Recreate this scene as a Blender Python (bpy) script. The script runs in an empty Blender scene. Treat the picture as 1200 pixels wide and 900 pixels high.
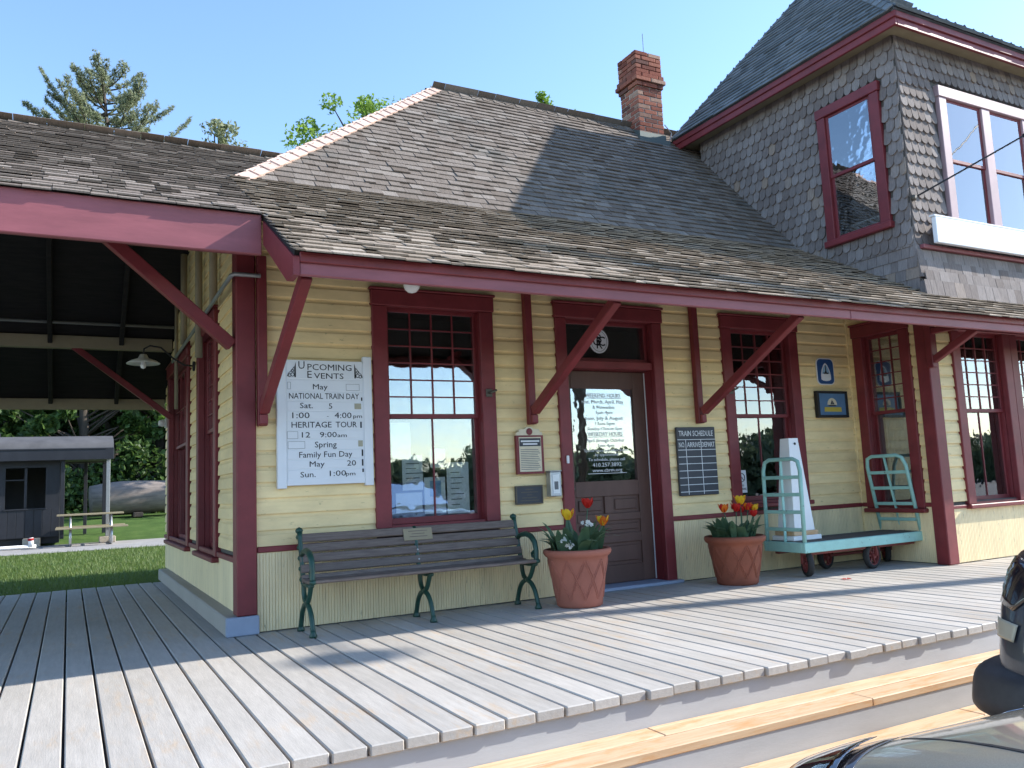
import bpy, math, random
from mathutils import Vector, Matrix, Euler
random.seed(7)
R = math.radians
scene = bpy.context.scene
COL = scene.collection

# ------------------------------------------------------------------ camera, sky, sun, exposure
cam_d = bpy.data.cameras.new('camera')
cam = bpy.data.objects.new('camera', cam_d); COL.objects.link(cam)
def cam_basis(yaw, pitch, roll):
    a, b, c = R(yaw), R(pitch), R(roll)
    f = Vector((math.sin(a)*math.cos(b), math.cos(a)*math.cos(b), math.sin(b)))
    r0 = Vector((math.cos(a), -math.sin(a), 0)); u0 = r0.cross(f)
    r = math.cos(c)*r0 + math.sin(c)*u0; u = -math.sin(c)*r0 + math.cos(c)*u0
    return r, u, f
CAMLOC = Vector((-1.224, -6.343, 1.0))
_r, _u, _f = cam_basis(28.363, 6.869, -2.546)
cam.matrix_world = Matrix(((_r.x, _u.x, -_f.x, CAMLOC.x), (_r.y, _u.y, -_f.y, CAMLOC.y), (_r.z, _u.z, -_f.z, CAMLOC.z), (0, 0, 0, 1)))
cam_d.sensor_width = 36.0; cam_d.lens = 36.0*965.6/1200.0
cam_d.clip_start = 0.05; cam_d.clip_end = 2000
scene.camera = cam

SUN = Vector((1.54, -0.40, 1.0)).normalized()
w = bpy.data.worlds.new('World'); scene.world = w; w.use_nodes = True
nt = w.node_tree; bg = nt.nodes['Background']
sky = nt.nodes.new('ShaderNodeTexSky'); sky.sky_type = 'NISHITA'; sky.sun_disc = False
sky.sun_elevation = math.asin(SUN.z); sky.sun_rotation = math.atan2(SUN.x, SUN.y)
sky.altitude = 0; sky.air_density = 1.0; sky.dust_density = 0.25; sky.ozone_density = 2.5
hsv = nt.nodes.new('ShaderNodeHueSaturation'); hsv.inputs['Saturation'].default_value = 1.04; nt.links.new(sky.outputs[0], hsv.inputs['Color']); nt.links.new(hsv.outputs[0], bg.inputs[0]); bg.inputs[1].default_value = 0.15
sd = bpy.data.lights.new('sun', 'SUN'); sd.energy = 3.3; sd.angle = R(0.53); sd.color = (1.0, 0.955, 0.88)
so = bpy.data.objects.new('sun', sd); COL.objects.link(so)
so.rotation_euler = SUN.to_track_quat('Z', 'Y').to_euler(); so.location = (20, -8, 20)
vs = scene.view_settings
vs.view_transform = 'Standard'; vs.look = 'None'; vs.exposure = 1.36; vs.gamma = 1.0; vs.use_curve_mapping = False
scene.render.engine = 'CYCLES'

# ------------------------------------------------------------------ materials
def srgb(r, g, b):
    f = lambda c: (c/255/12.92) if c/255 <= 0.04045 else ((c/255+0.055)/1.055)**2.4
    return (f(r), f(g), f(b), 1)
class NT:
    def __init__(s, name):
        s.m = bpy.data.materials.new(name); s.m.use_nodes = True
        s.t = s.m.node_tree; s.p = s.t.nodes['Principled BSDF']; s.out = s.t.nodes['Material Output']
    def n(s, typ, **kw):
        x = s.t.nodes.new('ShaderNode'+typ)
        for k, v in kw.items():
            if k[0] == '_': x.inputs[int(k[1:])].default_value = v
            else: setattr(x, k, v)
        return x
    def l(s, a, b): s.t.links.new(a, b)
    def coord(s, scale=(1, 1, 1), space='Position'):
        if space == 'Position': o = s.n('NewGeometry').outputs['Position']
        else: o = s.n('TexCoord').outputs[space]
        mp = s.n('Mapping'); mp.inputs['Scale'].default_value = scale; s.l(o, mp.inputs[0]); return mp.outputs[0]
    def noise(s, vec, scale, detail=4, rough=.6):
        x = s.n('TexNoise'); x.inputs['Scale'].default_value = scale; x.inputs['Detail'].default_value = detail; x.inputs['Roughness'].default_value = rough
        s.l(vec, x.inputs['Vector']); return x.outputs['Fac']
    def ramp(s, fac, stops):
        x = s.n('ValToRGB'); e = x.color_ramp.elements
        while len(e) < len(stops): e.new(0.5)
        for i, (p, c) in enumerate(stops): e[i].position = p; e[i].color = c if len(c) == 4 else (*c, 1)
        s.l(fac, x.inputs[0]); return x.outputs[0]
    def mix(s, fac, a, b, mode='MIX'):
        x = s.n('MixRGB', blend_type=mode)
        for i, v in ((0, fac), (1, a), (2, b)):
            if hasattr(v, 'is_output'): s.l(v, x.inputs[i])
            else: x.inputs[i].default_value = v if i == 0 else (v if len(v) == 4 else (*v, 1))
        return x.outputs[0]
    def math(s, op, a, b=0.0):
        x = s.n('Math', operation=op)
        for i, v in ((0, a), (1, b)):
            if hasattr(v, 'is_output'): s.l(v, x.inputs[i])
            else: x.inputs[i].default_value = v
        return x.outputs[0]
    def rand(s):
        a = s.n('ObjectInfo').outputs['Random']; b = s.n('NewGeometry').outputs['Random Per Island']
        return s.math('FRACT', s.math('ADD', a, b))
    def bump(s, h, strength=.3, dist=.01):
        x = s.n('Bump'); x.inputs['Strength'].default_value = strength; x.inputs['Distance'].default_value = dist
        s.l(h, x.inputs['Height']); s.l(x.outputs[0], s.p.inputs['Normal'])
    def base(s, c):
        if hasattr(c, 'is_output'): s.l(c, s.p.inputs['Base Color'])
        else: s.p.inputs['Base Color'].default_value = c if len(c) == 4 else (*c, 1)
    def set(s, rough=.6, spec=.4, metal=0):
        s.p.inputs['Roughness'].default_value = rough; s.p.inputs['Specular IOR Level'].default_value = spec; s.p.inputs['Metallic'].default_value = metal

def sc(c, k): return (min(1, c[0]*k), min(1, c[1]*k), min(1, c[2]*k), 1)
def paint(name, col, rough=.55, var=.12, scale=5, stretch=(1, 1, 1), wear=None, wamt=.62, bump=.15, bscale=40, spec=.35, randamt=.06):
    t = NT(name); c = col if len(col) == 4 else (*col, 1)
    v = t.coord(stretch)
    base = t.ramp(t.noise(v, scale, 5, .65), [(0.25, sc(c, 1-var)), (0.75, sc(c, 1+var))])
    rr = t.math('MULTIPLY_ADD', t.rand(), randamt*2); rr.node.inputs[2].default_value = 1-randamt
    comb = t.n('CombineColor'); [t.l(rr, comb.inputs[i]) for i in range(3)]
    base = t.mix(1.0, base, comb.outputs[0], 'MULTIPLY')
    if wear:
        wf = t.noise(v, scale*3.1, 8, .75)
        m = t.ramp(wf, [(wamt, (0, 0, 0, 1)), (wamt+.08, (1, 1, 1, 1))])
        base = t.mix(m, base, wear)
    t.base(base); t.set(rough, spec)
    if bump: t.bump(t.noise(v, bscale, 4), bump, .004)
    return t.m
def flat(name, col, rough=.6, spec=.3, metal=0):
    t = NT(name); c = col if len(col) == 4 else (*col, 1)
    t.base(t.ramp(t.noise(t.coord(), 14, 3), [(.3, sc(c, .93)), (.7, sc(c, 1.05))])); t.set(rough, spec, metal); return t.m

M = {}
M['yellow'] = paint('cream_yellow_paint', srgb(232, 207, 155), .55, .13, 3, (1, 1, 3), srgb(172, 154, 112), .615, .2, 30, randamt=.085)
M['yellow_beads'] = paint('cream_beadboard_paint', srgb(231, 211, 168), .55, .14, 2.5, (3, 3, .6), srgb(168, 154, 124), .60, .1, 30)
M['maroon'] = paint('maroon_paint', (.182, .027, .031), .48, .24, 4, (1, 1, 1), (.24, .11, .10, 1), .685, .22, 24, .4)
M['fascia'] = paint('sunlit_maroon_fascia_paint', (.265, .078, .090), .5, .2, 4, (.6, 3, 3), (.10, .045, .045, 1), .66, .15, 25, .45)  # maroon lightened so the colour holds the sun and sky sheen
M['bluegrey'] = paint('blue_grey_sill_and_sky_tint', srgb(150, 160, 178), .6, .1, 3)  # door sill colour; on the base block its blue is mirrored sky
def deckmat(name, c, stain, stainpos=.70):
    t = NT(name); v = t.coord((6, .6, 6)); vv = t.coord((1, 1, 1))
    base = t.ramp(t.noise(v, 6, 6, .7), [(.25, sc(c, .82)), (.75, sc(c, 1.1))])
    rr = t.math('MULTIPLY_ADD', t.rand(), .18); rr.node.inputs[2].default_value = .91
    comb = t.n('CombineColor'); [t.l(rr, comb.inputs[i]) for i in range(3)]
    base = t.mix(1.0, base, comb.outputs[0], 'MULTIPLY')
    m1 = t.ramp(t.noise(vv, 1.3, 2), [(.46, (0, 0, 0, 1)), (.62, (1, 1, 1, 1))])
    m2 = t.ramp(t.noise(t.coord((6, 1.0, 6)), 2.6, 7, .75), [(.50, (0, 0, 0, 1)), (.66, (1, 1, 1, 1))])
    base = t.mix(t.math('MULTIPLY', t.math('MULTIPLY', m1, m2), .6), base, stain)
    m3 = t.ramp(t.noise(t.coord((1, .5, 1)), 2.2, 5), [(.40, (1.04, 1.04, 1.04, 1)), (.72, (.86, .855, .845, 1))])
    base = t.mix(.7, base, m3, 'MULTIPLY')
    t.base(base); t.set(.62, .3); t.bump(t.noise(v, 22, 5, .7), .35, .004); return t.m
M['deck'] = deckmat('worn_grey_deck_paint', srgb(184, 178, 170), srgb(190, 158, 118))
M['plinth'] = paint('grey_plinth_paint', srgb(160, 154, 148), .6, .1, 3)
M['rim'] = paint('grey_rim_paint', srgb(172, 174, 176), .6, .1, 2, (1, 1, 4))
def wood(name, c1, c2, stretch, scale=8, rough=.7, bump=.3, knots=None):
    t = NT(name); v = t.coord(stretch)
    n = t.noise(v, scale, 6, .7)
    base = t.ramp(n, [(.28, c1), (.72, c2)])
    rr = t.math('MULTIPLY_ADD', t.rand(), .3); rr.node.inputs[2].default_value = .85
    comb = t.n('CombineColor'); [t.l(rr, comb.inputs[i]) for i in range(3)]
    base = t.mix(1.0, base, comb.outputs[0], 'MULTIPLY')
    if knots:
        m = t.ramp(t.noise(t.coord((1.5, 6, 6)), 2.6, 5, .7), [(.52, (0, 0, 0, 1)), (.68, (1, 1, 1, 1))]); base = t.mix(t.math('MULTIPLY', m, .7), base, knots)
    t.base(base); t.set(rough, .25); t.bump(n, bump, .004); return t.m
M['rawwood'] = wood('new_pine_board', srgb(188, 152, 116), srgb(212, 186, 152), (.5, 7, 7), 5, .6, .2, srgb(196, 140, 82))
M['bench_wood'] = wood('weathered_bench_slat', (.095, .070, .060, 1), (.23, .178, .150, 1), (1, 12, 12), 7, .55, .35)
M['cart_wood'] = wood('old_cart_plank', (.05, .045, .042, 1), (.13, .115, .105, 1), (1, 10, 10), 6, .75, .4)
def shingle(name, stops, stretch=(9, 1.2, 1.2), lich=None):
    t = NT(name); r = t.rand()
    base = t.ramp(r, stops)
    g = t.ramp(t.noise(t.coord(stretch), 9, 5, .75), [(.25, (.62, .62, .62, 1)), (.75, (1.2, 1.2, 1.2, 1))])
    base = t.mix(1.0, base, g, 'MULTIPLY')
    if lich:
        m = t.ramp(t.noise(t.coord(), 1.1, 6, .75), [(.52, (0, 0, 0, 1)), (.70, (1, 1, 1, 1))])
        base = t.mix(t.math('MULTIPLY', m, .6), base, lich)
    t.base(base); t.set(.85, .15); t.bump(t.noise(t.coord(stretch), 30, 4, .7), .4, .004); return t.m
M['shingle'] = shingle('weathered_roof_shingle', [(0, (.158, .126, .102, 1)), (.2, (.20, .164, .136, 1)), (.8, (.235, .197, .166, 1)), (1, (.29, .25, .215, 1))], lich=(.12, .125, .115, 1))
M['porch_shingle'] = shingle('sun_bleached_porch_shingle', [(0, (.24, .185, .138, 1)), (.2, (.30, .24, .182, 1)), (.8, (.37, .30, .235, 1)), (1, (.47, .40, .325, 1))])
M['canopy_shingle'] = shingle('mossy_old_roof_shingle', [(0, (.20, .16, .13, 1)), (.5, (.26, .212, .175, 1)), (.9, (.32, .265, .222, 1)), (1, (.42, .36, .30, 1))])
M['tower_roof'] = shingle('dark_slate_grey_shingle', [(0, (.13, .145, .155, 1)), (.5, (.17, .186, .195, 1)), (1, (.225, .24, .25, 1))], (1.2, 9, 1.2))
M['scallop'] = shingle('weathered_scalloped_shingle', [(0, (.20, .165, .150, 1)), (.5, (.255, .218, .202, 1)), (.93, (.305, .265, .248, 1)), (1, (.33, .25, .19, 1))], (8, 8, 1.0))
M['cap'] = wood('new_cedar_ridge_cap', srgb(200, 168, 152), srgb(224, 196, 182), (3, 3, 3), 5, .7, .2)
M['dark_under'] = wood('dark_soffit_and_room_card', (.016, .014, .013, 1), (.032, .028, .025, 1), (1, 8, 1), 4, .8)  # also colours the cards standing for unlit tower rooms
M['under_beam'] = paint('aged_tan_beam_paint', srgb(150, 138, 112), .6, .12)
def brickm():
    t = NT('old_red_brick'); base = t.ramp(t.rand(), [(0, (.19, .070, .052, 1)), (.35, (.29, .105, .075, 1)), (.65, (.36, .15, .105, 1)), (.8, (.13, .06, .052, 1)), (.9, (.44, .29, .22, 1)), (1, (.38, .18, .13, 1))])
    n = t.noise(t.coord(), 26, 5, .7); base = t.mix(.8, base, t.ramp(n, [(.3, (.65, .63, .62, 1)), (.7, (1.15, 1.1, 1.05, 1))]), 'MULTIPLY')
    t.base(base); t.set(.9, .15); t.bump(n, .5, .006); return t.m
M['brick'] = brickm()
M['mortar'] = paint('lime_mortar', (.42, .38, .33, 1), .95, .15, 20)
M['flashing'] = flat('patinated_flashing', (.13, .155, .15, 1), .55, .4, .4)
M['metal'] = flat('galvanised_conduit', (.32, .33, .33, 1), .45, .5, .5)
M['white'] = paint('white_sign_paint', (.74, .755, .78, 1), .45, .04, 3, bump=.03, randamt=.01)
M['white2'] = paint('white_gloss_paint', (.78, .79, .80, 1), .4, .05, 4, wear=(.5, .5, .48, 1), wamt=.72, bump=.05)
M['black'] = flat('black_lettering', (.018, .018, .02, 1), .6)
M['grey_ink'] = flat('grey_lettering', (.16, .165, .17, 1), .6)
M['white_ink'] = flat('white_lettering', (.72, .73, .74, 1), .6)
M['blank_gap'] = flat('tan_backing_strip', (.40, .37, .27, 1), .6)
M['slate'] = flat('slate_grey_board', (.055, .058, .068, 1), .5)
M['terracotta'] = paint('terracotta', (.36, .125, .085, 1), .75, .14, 5, wear=(.40, .20, .15, 1), wamt=.66, bump=.12, bscale=60)
M['terracotta2'] = paint('dark_terracotta', (.25, .075, .042, 1), .7, .22, 5, wear=(.30, .15, .10, 1), wamt=.66, bump=.12, bscale=60)
M['soil'] = paint('potting_soil', (.03, .022, .016, 1), .95, .3, 40, bump=.8)
def leafm(name, c1, c2, trans=.25, rough=.5):
    t = NT(name); t.base(t.ramp(t.rand(), [(0, c1), (1, c2)])); t.set(rough, .3)
    tr = t.n('BsdfTranslucent'); tr.inputs[0].default_value = sc(c2, 1.5)
    mx = t.n('MixShader'); mx.inputs[0].default_value = trans
    t.l(t.p.outputs[0], mx.inputs[1]); t.l(tr.outputs[0], mx.inputs[2]); t.l(mx.outputs[0], t.out.inputs[0]); return t.m
M['tulip_leaf'] = leafm('tulip_leaf', (.05, .10, .055, 1), (.11, .19, .105, 1))
M['red_petal'] = leafm('red_petal', (.42, .012, .012, 1), (.50, .025, .018, 1), .3)
M['orange_petal'] = leafm('orange_petal', (.60, .10, .015, 1), (.68, .20, .02, 1), .3)
M['yellow_petal'] = leafm('yellow_petal', (.72, .46, .02, 1), (.78, .54, .04, 1), .3)
M['white_petal'] = leafm('white_petal', (.72, .72, .66, 1), (.78, .78, .74, 1), .3)
M['turquoise'] = paint('worn_turquoise_paint', srgb(150, 196, 187), .5, .14, 5, wear=(.13, .115, .09, 1), wamt=.61, bump=.2, bscale=40)
M['cart_red'] = paint('worn_red_iron_paint', (.20, .045, .04, 1), .6, .2, 10, wear=(.09, .06, .05, 1), wamt=.58)
M['rubber'] = paint('old_rubber', (.03, .029, .028, 1), .85, .3, 12)
M['iron'] = paint('dark_green_cast_iron', (.014, .058, .040, 1), .4, .35, 14, wear=(.07, .115, .09, 1), wamt=.63, bump=.3, bscale=60, spec=.5)
M['bronze'] = flat('dark_bronze', (.10, .085, .065, 1), .5, .5, .3)
M['steel'] = flat('brushed_steel_case', (.45, .46, .48, 1), .35, .5, .7)
M['paper'] = flat('paper', (.82, .82, .80, 1), .7)
M['doorbrown'] = paint('brown_door_paint', (.115, .060, .046, 1), .5, .14, 4, (3, 3, 1), wear=(.17, .10, .08, 1), wamt=.72, bump=.1)
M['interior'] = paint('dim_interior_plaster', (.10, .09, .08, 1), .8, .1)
M['curtain'] = paint('grey_lace_curtain', (.30, .30, .29, 1), .9, .1, 10)
M['blue'] = flat('trail_sign_blue', (.022, .075, .22, 1), .45); M['blue2'] = flat('painted_sky_blue', (.10, .19, .32, 1), .4); M['ltblue'] = flat('pale_blue_print', (.28, .45, .62, 1), .5)
M['cream'] = flat('cream_print', (.66, .58, .42, 1), .5); M['gold'] = flat('gold_banner', (.52, .40, .07, 1), .5)
def glassm(name, tint, refl, wav=.25):
    t = NT(name); t.t.nodes.remove(t.p)
    tr = t.n('BsdfTransparent'); tr.inputs[0].default_value = tint
    gl = t.n('BsdfGlossy'); gl.inputs['Roughness'].default_value = .012; gl.inputs[0].default_value = (.95, .97, 1, 1)
    fr = t.n('Fresnel'); fr.inputs[0].default_value = 1.5
    f = t.math('MULTIPLY_ADD', fr.outputs[0], 1.6); f.node.inputs[2].default_value = refl; f.node.use_clamp = True
    b = t.n('Bump'); b.inputs['Strength'].default_value = wav; b.inputs['Distance'].default_value = .004
    t.l(t.noise(t.coord(), 5, 2), b.inputs['Height']); t.l(b.outputs[0], gl.inputs['Normal'])
    mx = t.n('MixShader'); t.l(f, mx.inputs[0]); t.l(tr.outputs[0], mx.inputs[1]); t.l(gl.outputs[0], mx.inputs[2]); t.l(mx.outputs[0], t.out.inputs[0]); return t.m
M['glass'] = glassm('old_window_glass', (.94, .96, .95, 1), .15)
M['leaf_dark'] = leafm('shade_tree_leaf', (.022, .050, .014, 1), (.085, .15, .035, 1), .25)
M['leaf_mid'] = leafm('bright_spring_leaf', (.09, .17, .025, 1), (.19, .30, .05, 1), .35)
M['leaf_far'] = leafm('far_tree_leaf', (.07, .10, .055, 1), (.13, .17, .09, 1), .2)
M['needle'] = leafm('pine_needle', (.12, .15, .085, 1), (.26, .28, .15, 1), .3)
M['bark'] = paint('tree_bark', (.085, .068, .055, 1), .95, .35, 10, (3, 3, .6), bump=.9, bscale=12)
M['grassblade'] = leafm('lawn_grass', (.065, .10, .022, 1), (.14, .19, .045, 1), .3)
def groundm(name, stops, scale, fine=60, b=.5):
    t = NT(name); n = t.noise(t.coord(), scale, 8, .7)
    base = t.ramp(n, stops); f = t.ramp(t.noise(t.coord(), fine, 3, .6), [(.3, (.78, .78, .78, 1)), (.7, (1.18, 1.18, 1.18, 1))])
    t.base(t.mix(1.0, base, f, 'MULTIPLY')); t.set(.92, .15); t.bump(t.noise(t.coord(), fine, 3), b, .01); return t.m
M['lawn'] = groundm('mown_lawn', [(.3, (.045, .085, .020, 1)), (.55, (.075, .13, .03, 1)), (.8, (.12, .15, .05, 1))], 1.6, 30, .8)
M['asphalt'] = groundm('pale_worn_asphalt', [(.3, (.15, .145, .138, 1)), (.7, (.21, .205, .195, 1))], 1.2, 90)
M['path'] = groundm('pale_concrete_path', [(.3, (.28, .265, .25, 1)), (.7, (.38, .36, .335, 1))], 1.5, 50, .2)
M['caboose'] = paint('dull_black_caboose_paint', (.026, .027, .033, 1), .45, .3, 3, (1, 1, .5), wear=(.09, .08, .075, 1), wamt=.66, bump=.2)
M['caboose_roof'] = paint('lit_top_black_roof', (.10, .095, .095, 1), .6, .25, 2, (1, 1, 1))  # paler than the body, light on the roof top put into the colour
M['block'] = paint('concrete_block', (.42, .36, .28, 1), .95, .15, 14, bump=.6)
M['log'] = paint('bleached_log_bark', (.20, .165, .145, 1), .9, .35, 4, (.6, 3, 3), wear=(.32, .29, .26, 1), wamt=.6, bump=.9, bscale=14)
def carpaint(name, c, rough=.28):
    t = NT(name); t.base(c); t.set(rough, .5, .2); t.p.inputs['Coat Weight'].default_value = .9; t.p.inputs['Coat Roughness'].default_value = .04
    t.base(t.ramp(t.noise(t.coord(), 260, 2), [(.4, sc(c, .92)), (.6, sc(c, 1.08))])); return t.m
M['pewter'] = carpaint('pewter_car_paint', (.33, .32, .27, 1)); M['suvblue'] = carpaint('dark_blue_grey_car_paint', (.035, .040, .052, 1))
M['carblack'] = flat('black_plastic_trim', (.018, .018, .02, 1), .5, .4); M['chrome'] = flat('chrome_trim', (.75, .75, .78, 1), .12, .5, 1.0)
M['carglass'] = glassm('car_glass', (.18, .20, .20, 1), .06, .0); M['lens'] = glassm('clear_lamp_lens', (.85, .87, .9, 1), .10, .3)
M['amber'] = flat('amber_lens', (.42, .36, .26, 1), .25, .5); M['bumper_dirt'] = paint('scuffed_brown_bumper', (.055, .045, .042, 1), .5, .3, 8)
M['wire'] = flat('black_cable', (.02, .02, .022, 1), .5)
M['tan_house'] = paint('far_house_siding', (.45, .44, .42, 1), .7, .08, 2); M['pole'] = paint('creosoted_pole', (.10, .075, .055, 1), .9, .25, 4, (4, 4, .4), bump=.6, bscale=14)
M['lampwhite'] = flat('white_enamel_shade', (.62, .62, .58, 1), .35, .5)
M['globe'] = flat('opal_glass_globe', (.80, .80, .78, 1), .2, .5)

M['pink'] = paint('sunlit_bleached_pink_paint', (.40, .28, .30, 1), .5, .12, 4, wear=(.30, .14, .15, 1), wamt=.66, bump=.1)  # bleached trim, lightened further for the sun on the front casings
M['lamp_dark'] = carpaint('dark_smoked_lamp', (.02, .02, .024, 1), .15)

# ------------------------------------------------------------------ mesh helpers
class MB:
    def __init__(s): s.v = []; s.f = []
    def add(s, vs, fs, mat=None):
        o = len(s.v)
        s.v += [tuple(mat @ Vector(p)) for p in vs] if mat else [tuple(p) for p in vs]
        s.f += [tuple(i+o for i in q) for q in fs]; return s
    def box(s, x0, x1, y0, y1, z0, z1, mat=None):
        vs = [(x, y, z) for z in (z0, z1) for y in (y0, y1) for x in (x0, x1)]
        return s.add(vs, [(0, 2, 3, 1), (4, 5, 7, 6), (0, 1, 5, 4), (2, 6, 7, 3), (0, 4, 6, 2), (1, 3, 7, 5)], mat)
    def cbox(s, x0, x1, y0, y1, z0, z1, c=.005, mat=None):
        if x1 < x0: x0, x1 = x1, x0
        vs = []; idx = {}
        for ix, (x, sx) in enumerate(((x0, 1), (x1, -1))):
            for iy, (y, sy) in enumerate(((y0, 1), (y1, -1))):
                for iz, (z, sz) in enumerate(((z0, 1), (z1, -1))):
                    for a in range(3):
                        idx[(ix, iy, iz, a)] = len(vs)
                        vs.append((x+(0 if a == 0 else sx*c), y+(0 if a == 1 else sy*c), z+(0 if a == 2 else sz*c)))
        fs = []
        I = lambda *k: idx[k]
        for i in (0, 1):
            q = [I(i, 0, 0, 0), I(i, 0, 1, 0), I(i, 1, 1, 0), I(i, 1, 0, 0)]; fs.append(q if i == 0 else q[::-1])
            q = [I(0, i, 0, 1), I(1, i, 0, 1), I(1, i, 1, 1), I(0, i, 1, 1)]; fs.append(q if i == 0 else q[::-1])
            q = [I(0, 0, i, 2), I(0, 1, i, 2), I(1, 1, i, 2), I(1, 0, i, 2)]; fs.append(q if i == 0 else q[::-1])
            for j in (0, 1):
                fs.append([I(0, i, j, 1), I(0, i, j, 2), I(1, i, j, 2), I(1, i, j, 1)][::(1 if i != j else -1)])
                fs.append([I(i, 0, j, 0), I(i, 0, j, 2), I(i, 1, j, 2), I(i, 1, j, 0)][::(-1 if i != j else 1)])
                fs.append([I(i, j, 0, 0), I(i, j, 0, 1), I(i, j, 1, 1), I(i, j, 1, 0)][::(1 if i != j else -1)])
                for k in (0, 1):
                    t = [I(i, j, k, 0), I(i, j, k, 1), I(i, j, k, 2)]; fs.append(t if (i+j+k) % 2 == 1 else t[::-1])
        fs = [tuple(reversed(f)) for f in fs]
        return s.add(vs, fs, mat)
    def prism(s, poly, a0, a1, axis='y', mat=None):
        n = len(poly)
        def P(p, a): return (p[0], a, p[1]) if axis == 'y' else ((a, p[0], p[1]) if axis == 'x' else (p[0], p[1], a))
        vs = [P(p, a0) for p in poly]+[P(p, a1) for p in poly]
        fs = [tuple(range(n)), tuple(range(2*n-1, n-1, -1))]+[(i, i+n, (i+1) % n+n, (i+1) % n) for i in range(n)]
        return s.add(vs, fs, mat)
    def slab(s, pts, t):
        # polygon in space extruded along -normal by t
        p = [Vector(q) for q in pts]; nrm = (p[1]-p[0]).cross(p[-1]-p[0]).normalized()
        n = len(p); vs = p+[q-nrm*t for q in p]
        return s.add(vs, [tuple(range(n)), tuple(range(2*n-1, n-1, -1))]+[(i, i+n, (i+1) % n+n, (i+1) % n) for i in range(n)])
    def beam(s, a, b, wd, ht, up=(0, 0, 1), c=.006):
        a, b = Vector(a), Vector(b); d = (b-a); L = d.length; d.normalize(); up = Vector(up)
        sd = d.cross(up).normalized(); u = sd.cross(d).normalized()
        m = Matrix(((d.x, sd.x, u.x, a.x), (d.y, sd.y, u.y, a.y), (d.z, sd.z, u.z, a.z), (0, 0, 0, 1)))
        return s.cbox(0, L, -wd/2, wd/2, -ht/2, ht/2, c, m)
    def tube(s, path, r, n=8, closed=False, cap=True):
        p = [Vector(q) for q in path]; k = len(p); rs = r if isinstance(r, (list, tuple)) else [r]*k
        o = len(s.v); prev = None
        for i, q in enumerate(p):
            t = ((p[(i+1) % k]-p[i-1]) if closed else (p[min(i+1, k-1)]-p[max(i-1, 0)])).normalized()
            if prev is None:
                x = t.orthogonal().normalized()
            else:
                x = (prev-t*prev.dot(t)); x = x.normalized() if x.length > 1e-6 else t.orthogonal().normalized()
            prev = x; y = t.cross(x)
            for j in range(n):
                a = 2*math.pi*j/n; s.v.append(tuple(q+(x*math.cos(a)+y*math.sin(a))*rs[i]))
        for i in range(k if closed else k-1):
            for j in range(n):
                a, b = o+i*n, o+((i+1) % k)*n
                s.f.append((a+j, a+(j+1) % n, b+(j+1) % n, b+j))
        if cap and not closed:
            s.f.append(tuple(range(o+n-1, o-1, -1))); s.f.append(tuple(range(o+(k-1)*n, o+k*n)))
        return s
    def lathe(s, prof, n=32, center=(0, 0, 0), mat=None):
        vs = []; fs = []; k = len(prof)
        for (r, z) in prof:
            for j in range(n):
                a = 2*math.pi*j/n; vs.append((center[0]+r*math.cos(a), center[1]+r*math.sin(a), center[2]+z))
        for i in range(k-1):
            for j in range(n): fs.append((i*n+j, i*n+(j+1) % n, (i+1)*n+(j+1) % n, (i+1)*n+j))
        fs.append(tuple(range(n-1, -1, -1))); fs.append(tuple(range((k-1)*n, k*n)))
        return s.add(vs, fs, mat)
    def mesh(s, name, mat, smooth=False):
        me = bpy.data.meshes.new(name); me.from_pydata(s.v, [], s.f); me.update()
        if mat: me.materials.append(M[mat] if isinstance(mat, str) else mat)
        if smooth: me.polygons.foreach_set('use_smooth', [True]*len(me.polygons))
        return me
    def build(s, name, mat, parent=None, smooth=False, kind=None, label=None, mw=None):
        o = bpy.data.objects.new(name, s.mesh(name, mat, smooth)); COL.objects.link(o)
        if parent: o.parent = parent
        if mw is not None: o.matrix_local = mw
        if kind: o['kind'] = kind
        if label: o['label'] = label
        return o
def link_mesh(name, me, parent=None, mw=None):
    o = bpy.data.objects.new(name, me); COL.objects.link(o)
    if parent: o.parent = parent
    if mw is not None: o.matrix_local = mw
    return o
def tag(o, label, cat, group=None):
    o['label'] = label; o['category'] = cat
    if group: o['group'] = group
    return o
def thing(name, label, cat, loc=(0, 0, 0), rz=0, group=None):
    o = bpy.data.objects.new(name, None); COL.objects.link(o); o.location = loc; o.rotation_euler = (0, 0, rz); o.empty_display_size = .2
    return tag(o, label, cat, group)
def structure(o): o['kind'] = 'structure'; return o
def autosmooth(o, ang=40):
    me = o.data; me.polygons.foreach_set('use_smooth', [True]*len(me.polygons))
    try: me.set_sharp_from_angle(angle=R(ang))
    except Exception: pass
    return o
def arc(cx, cy, r, a0, a1, n): return [(cx+r*math.cos(R(a0+(a1-a0)*i/n)), cy+r*math.sin(R(a0+(a1-a0)*i/n))) for i in range(n+1)]
def bez(p0, p1, p2, p3, n=8):
    out = []
    for i in range(n+1):
        t = i/n; u = 1-t; out.append(tuple(u**3*a+3*u*u*t*b+3*u*t*t*c+t**3*d for a, b, c, d in zip(p0, p1, p2, p3)))
    return out
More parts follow.
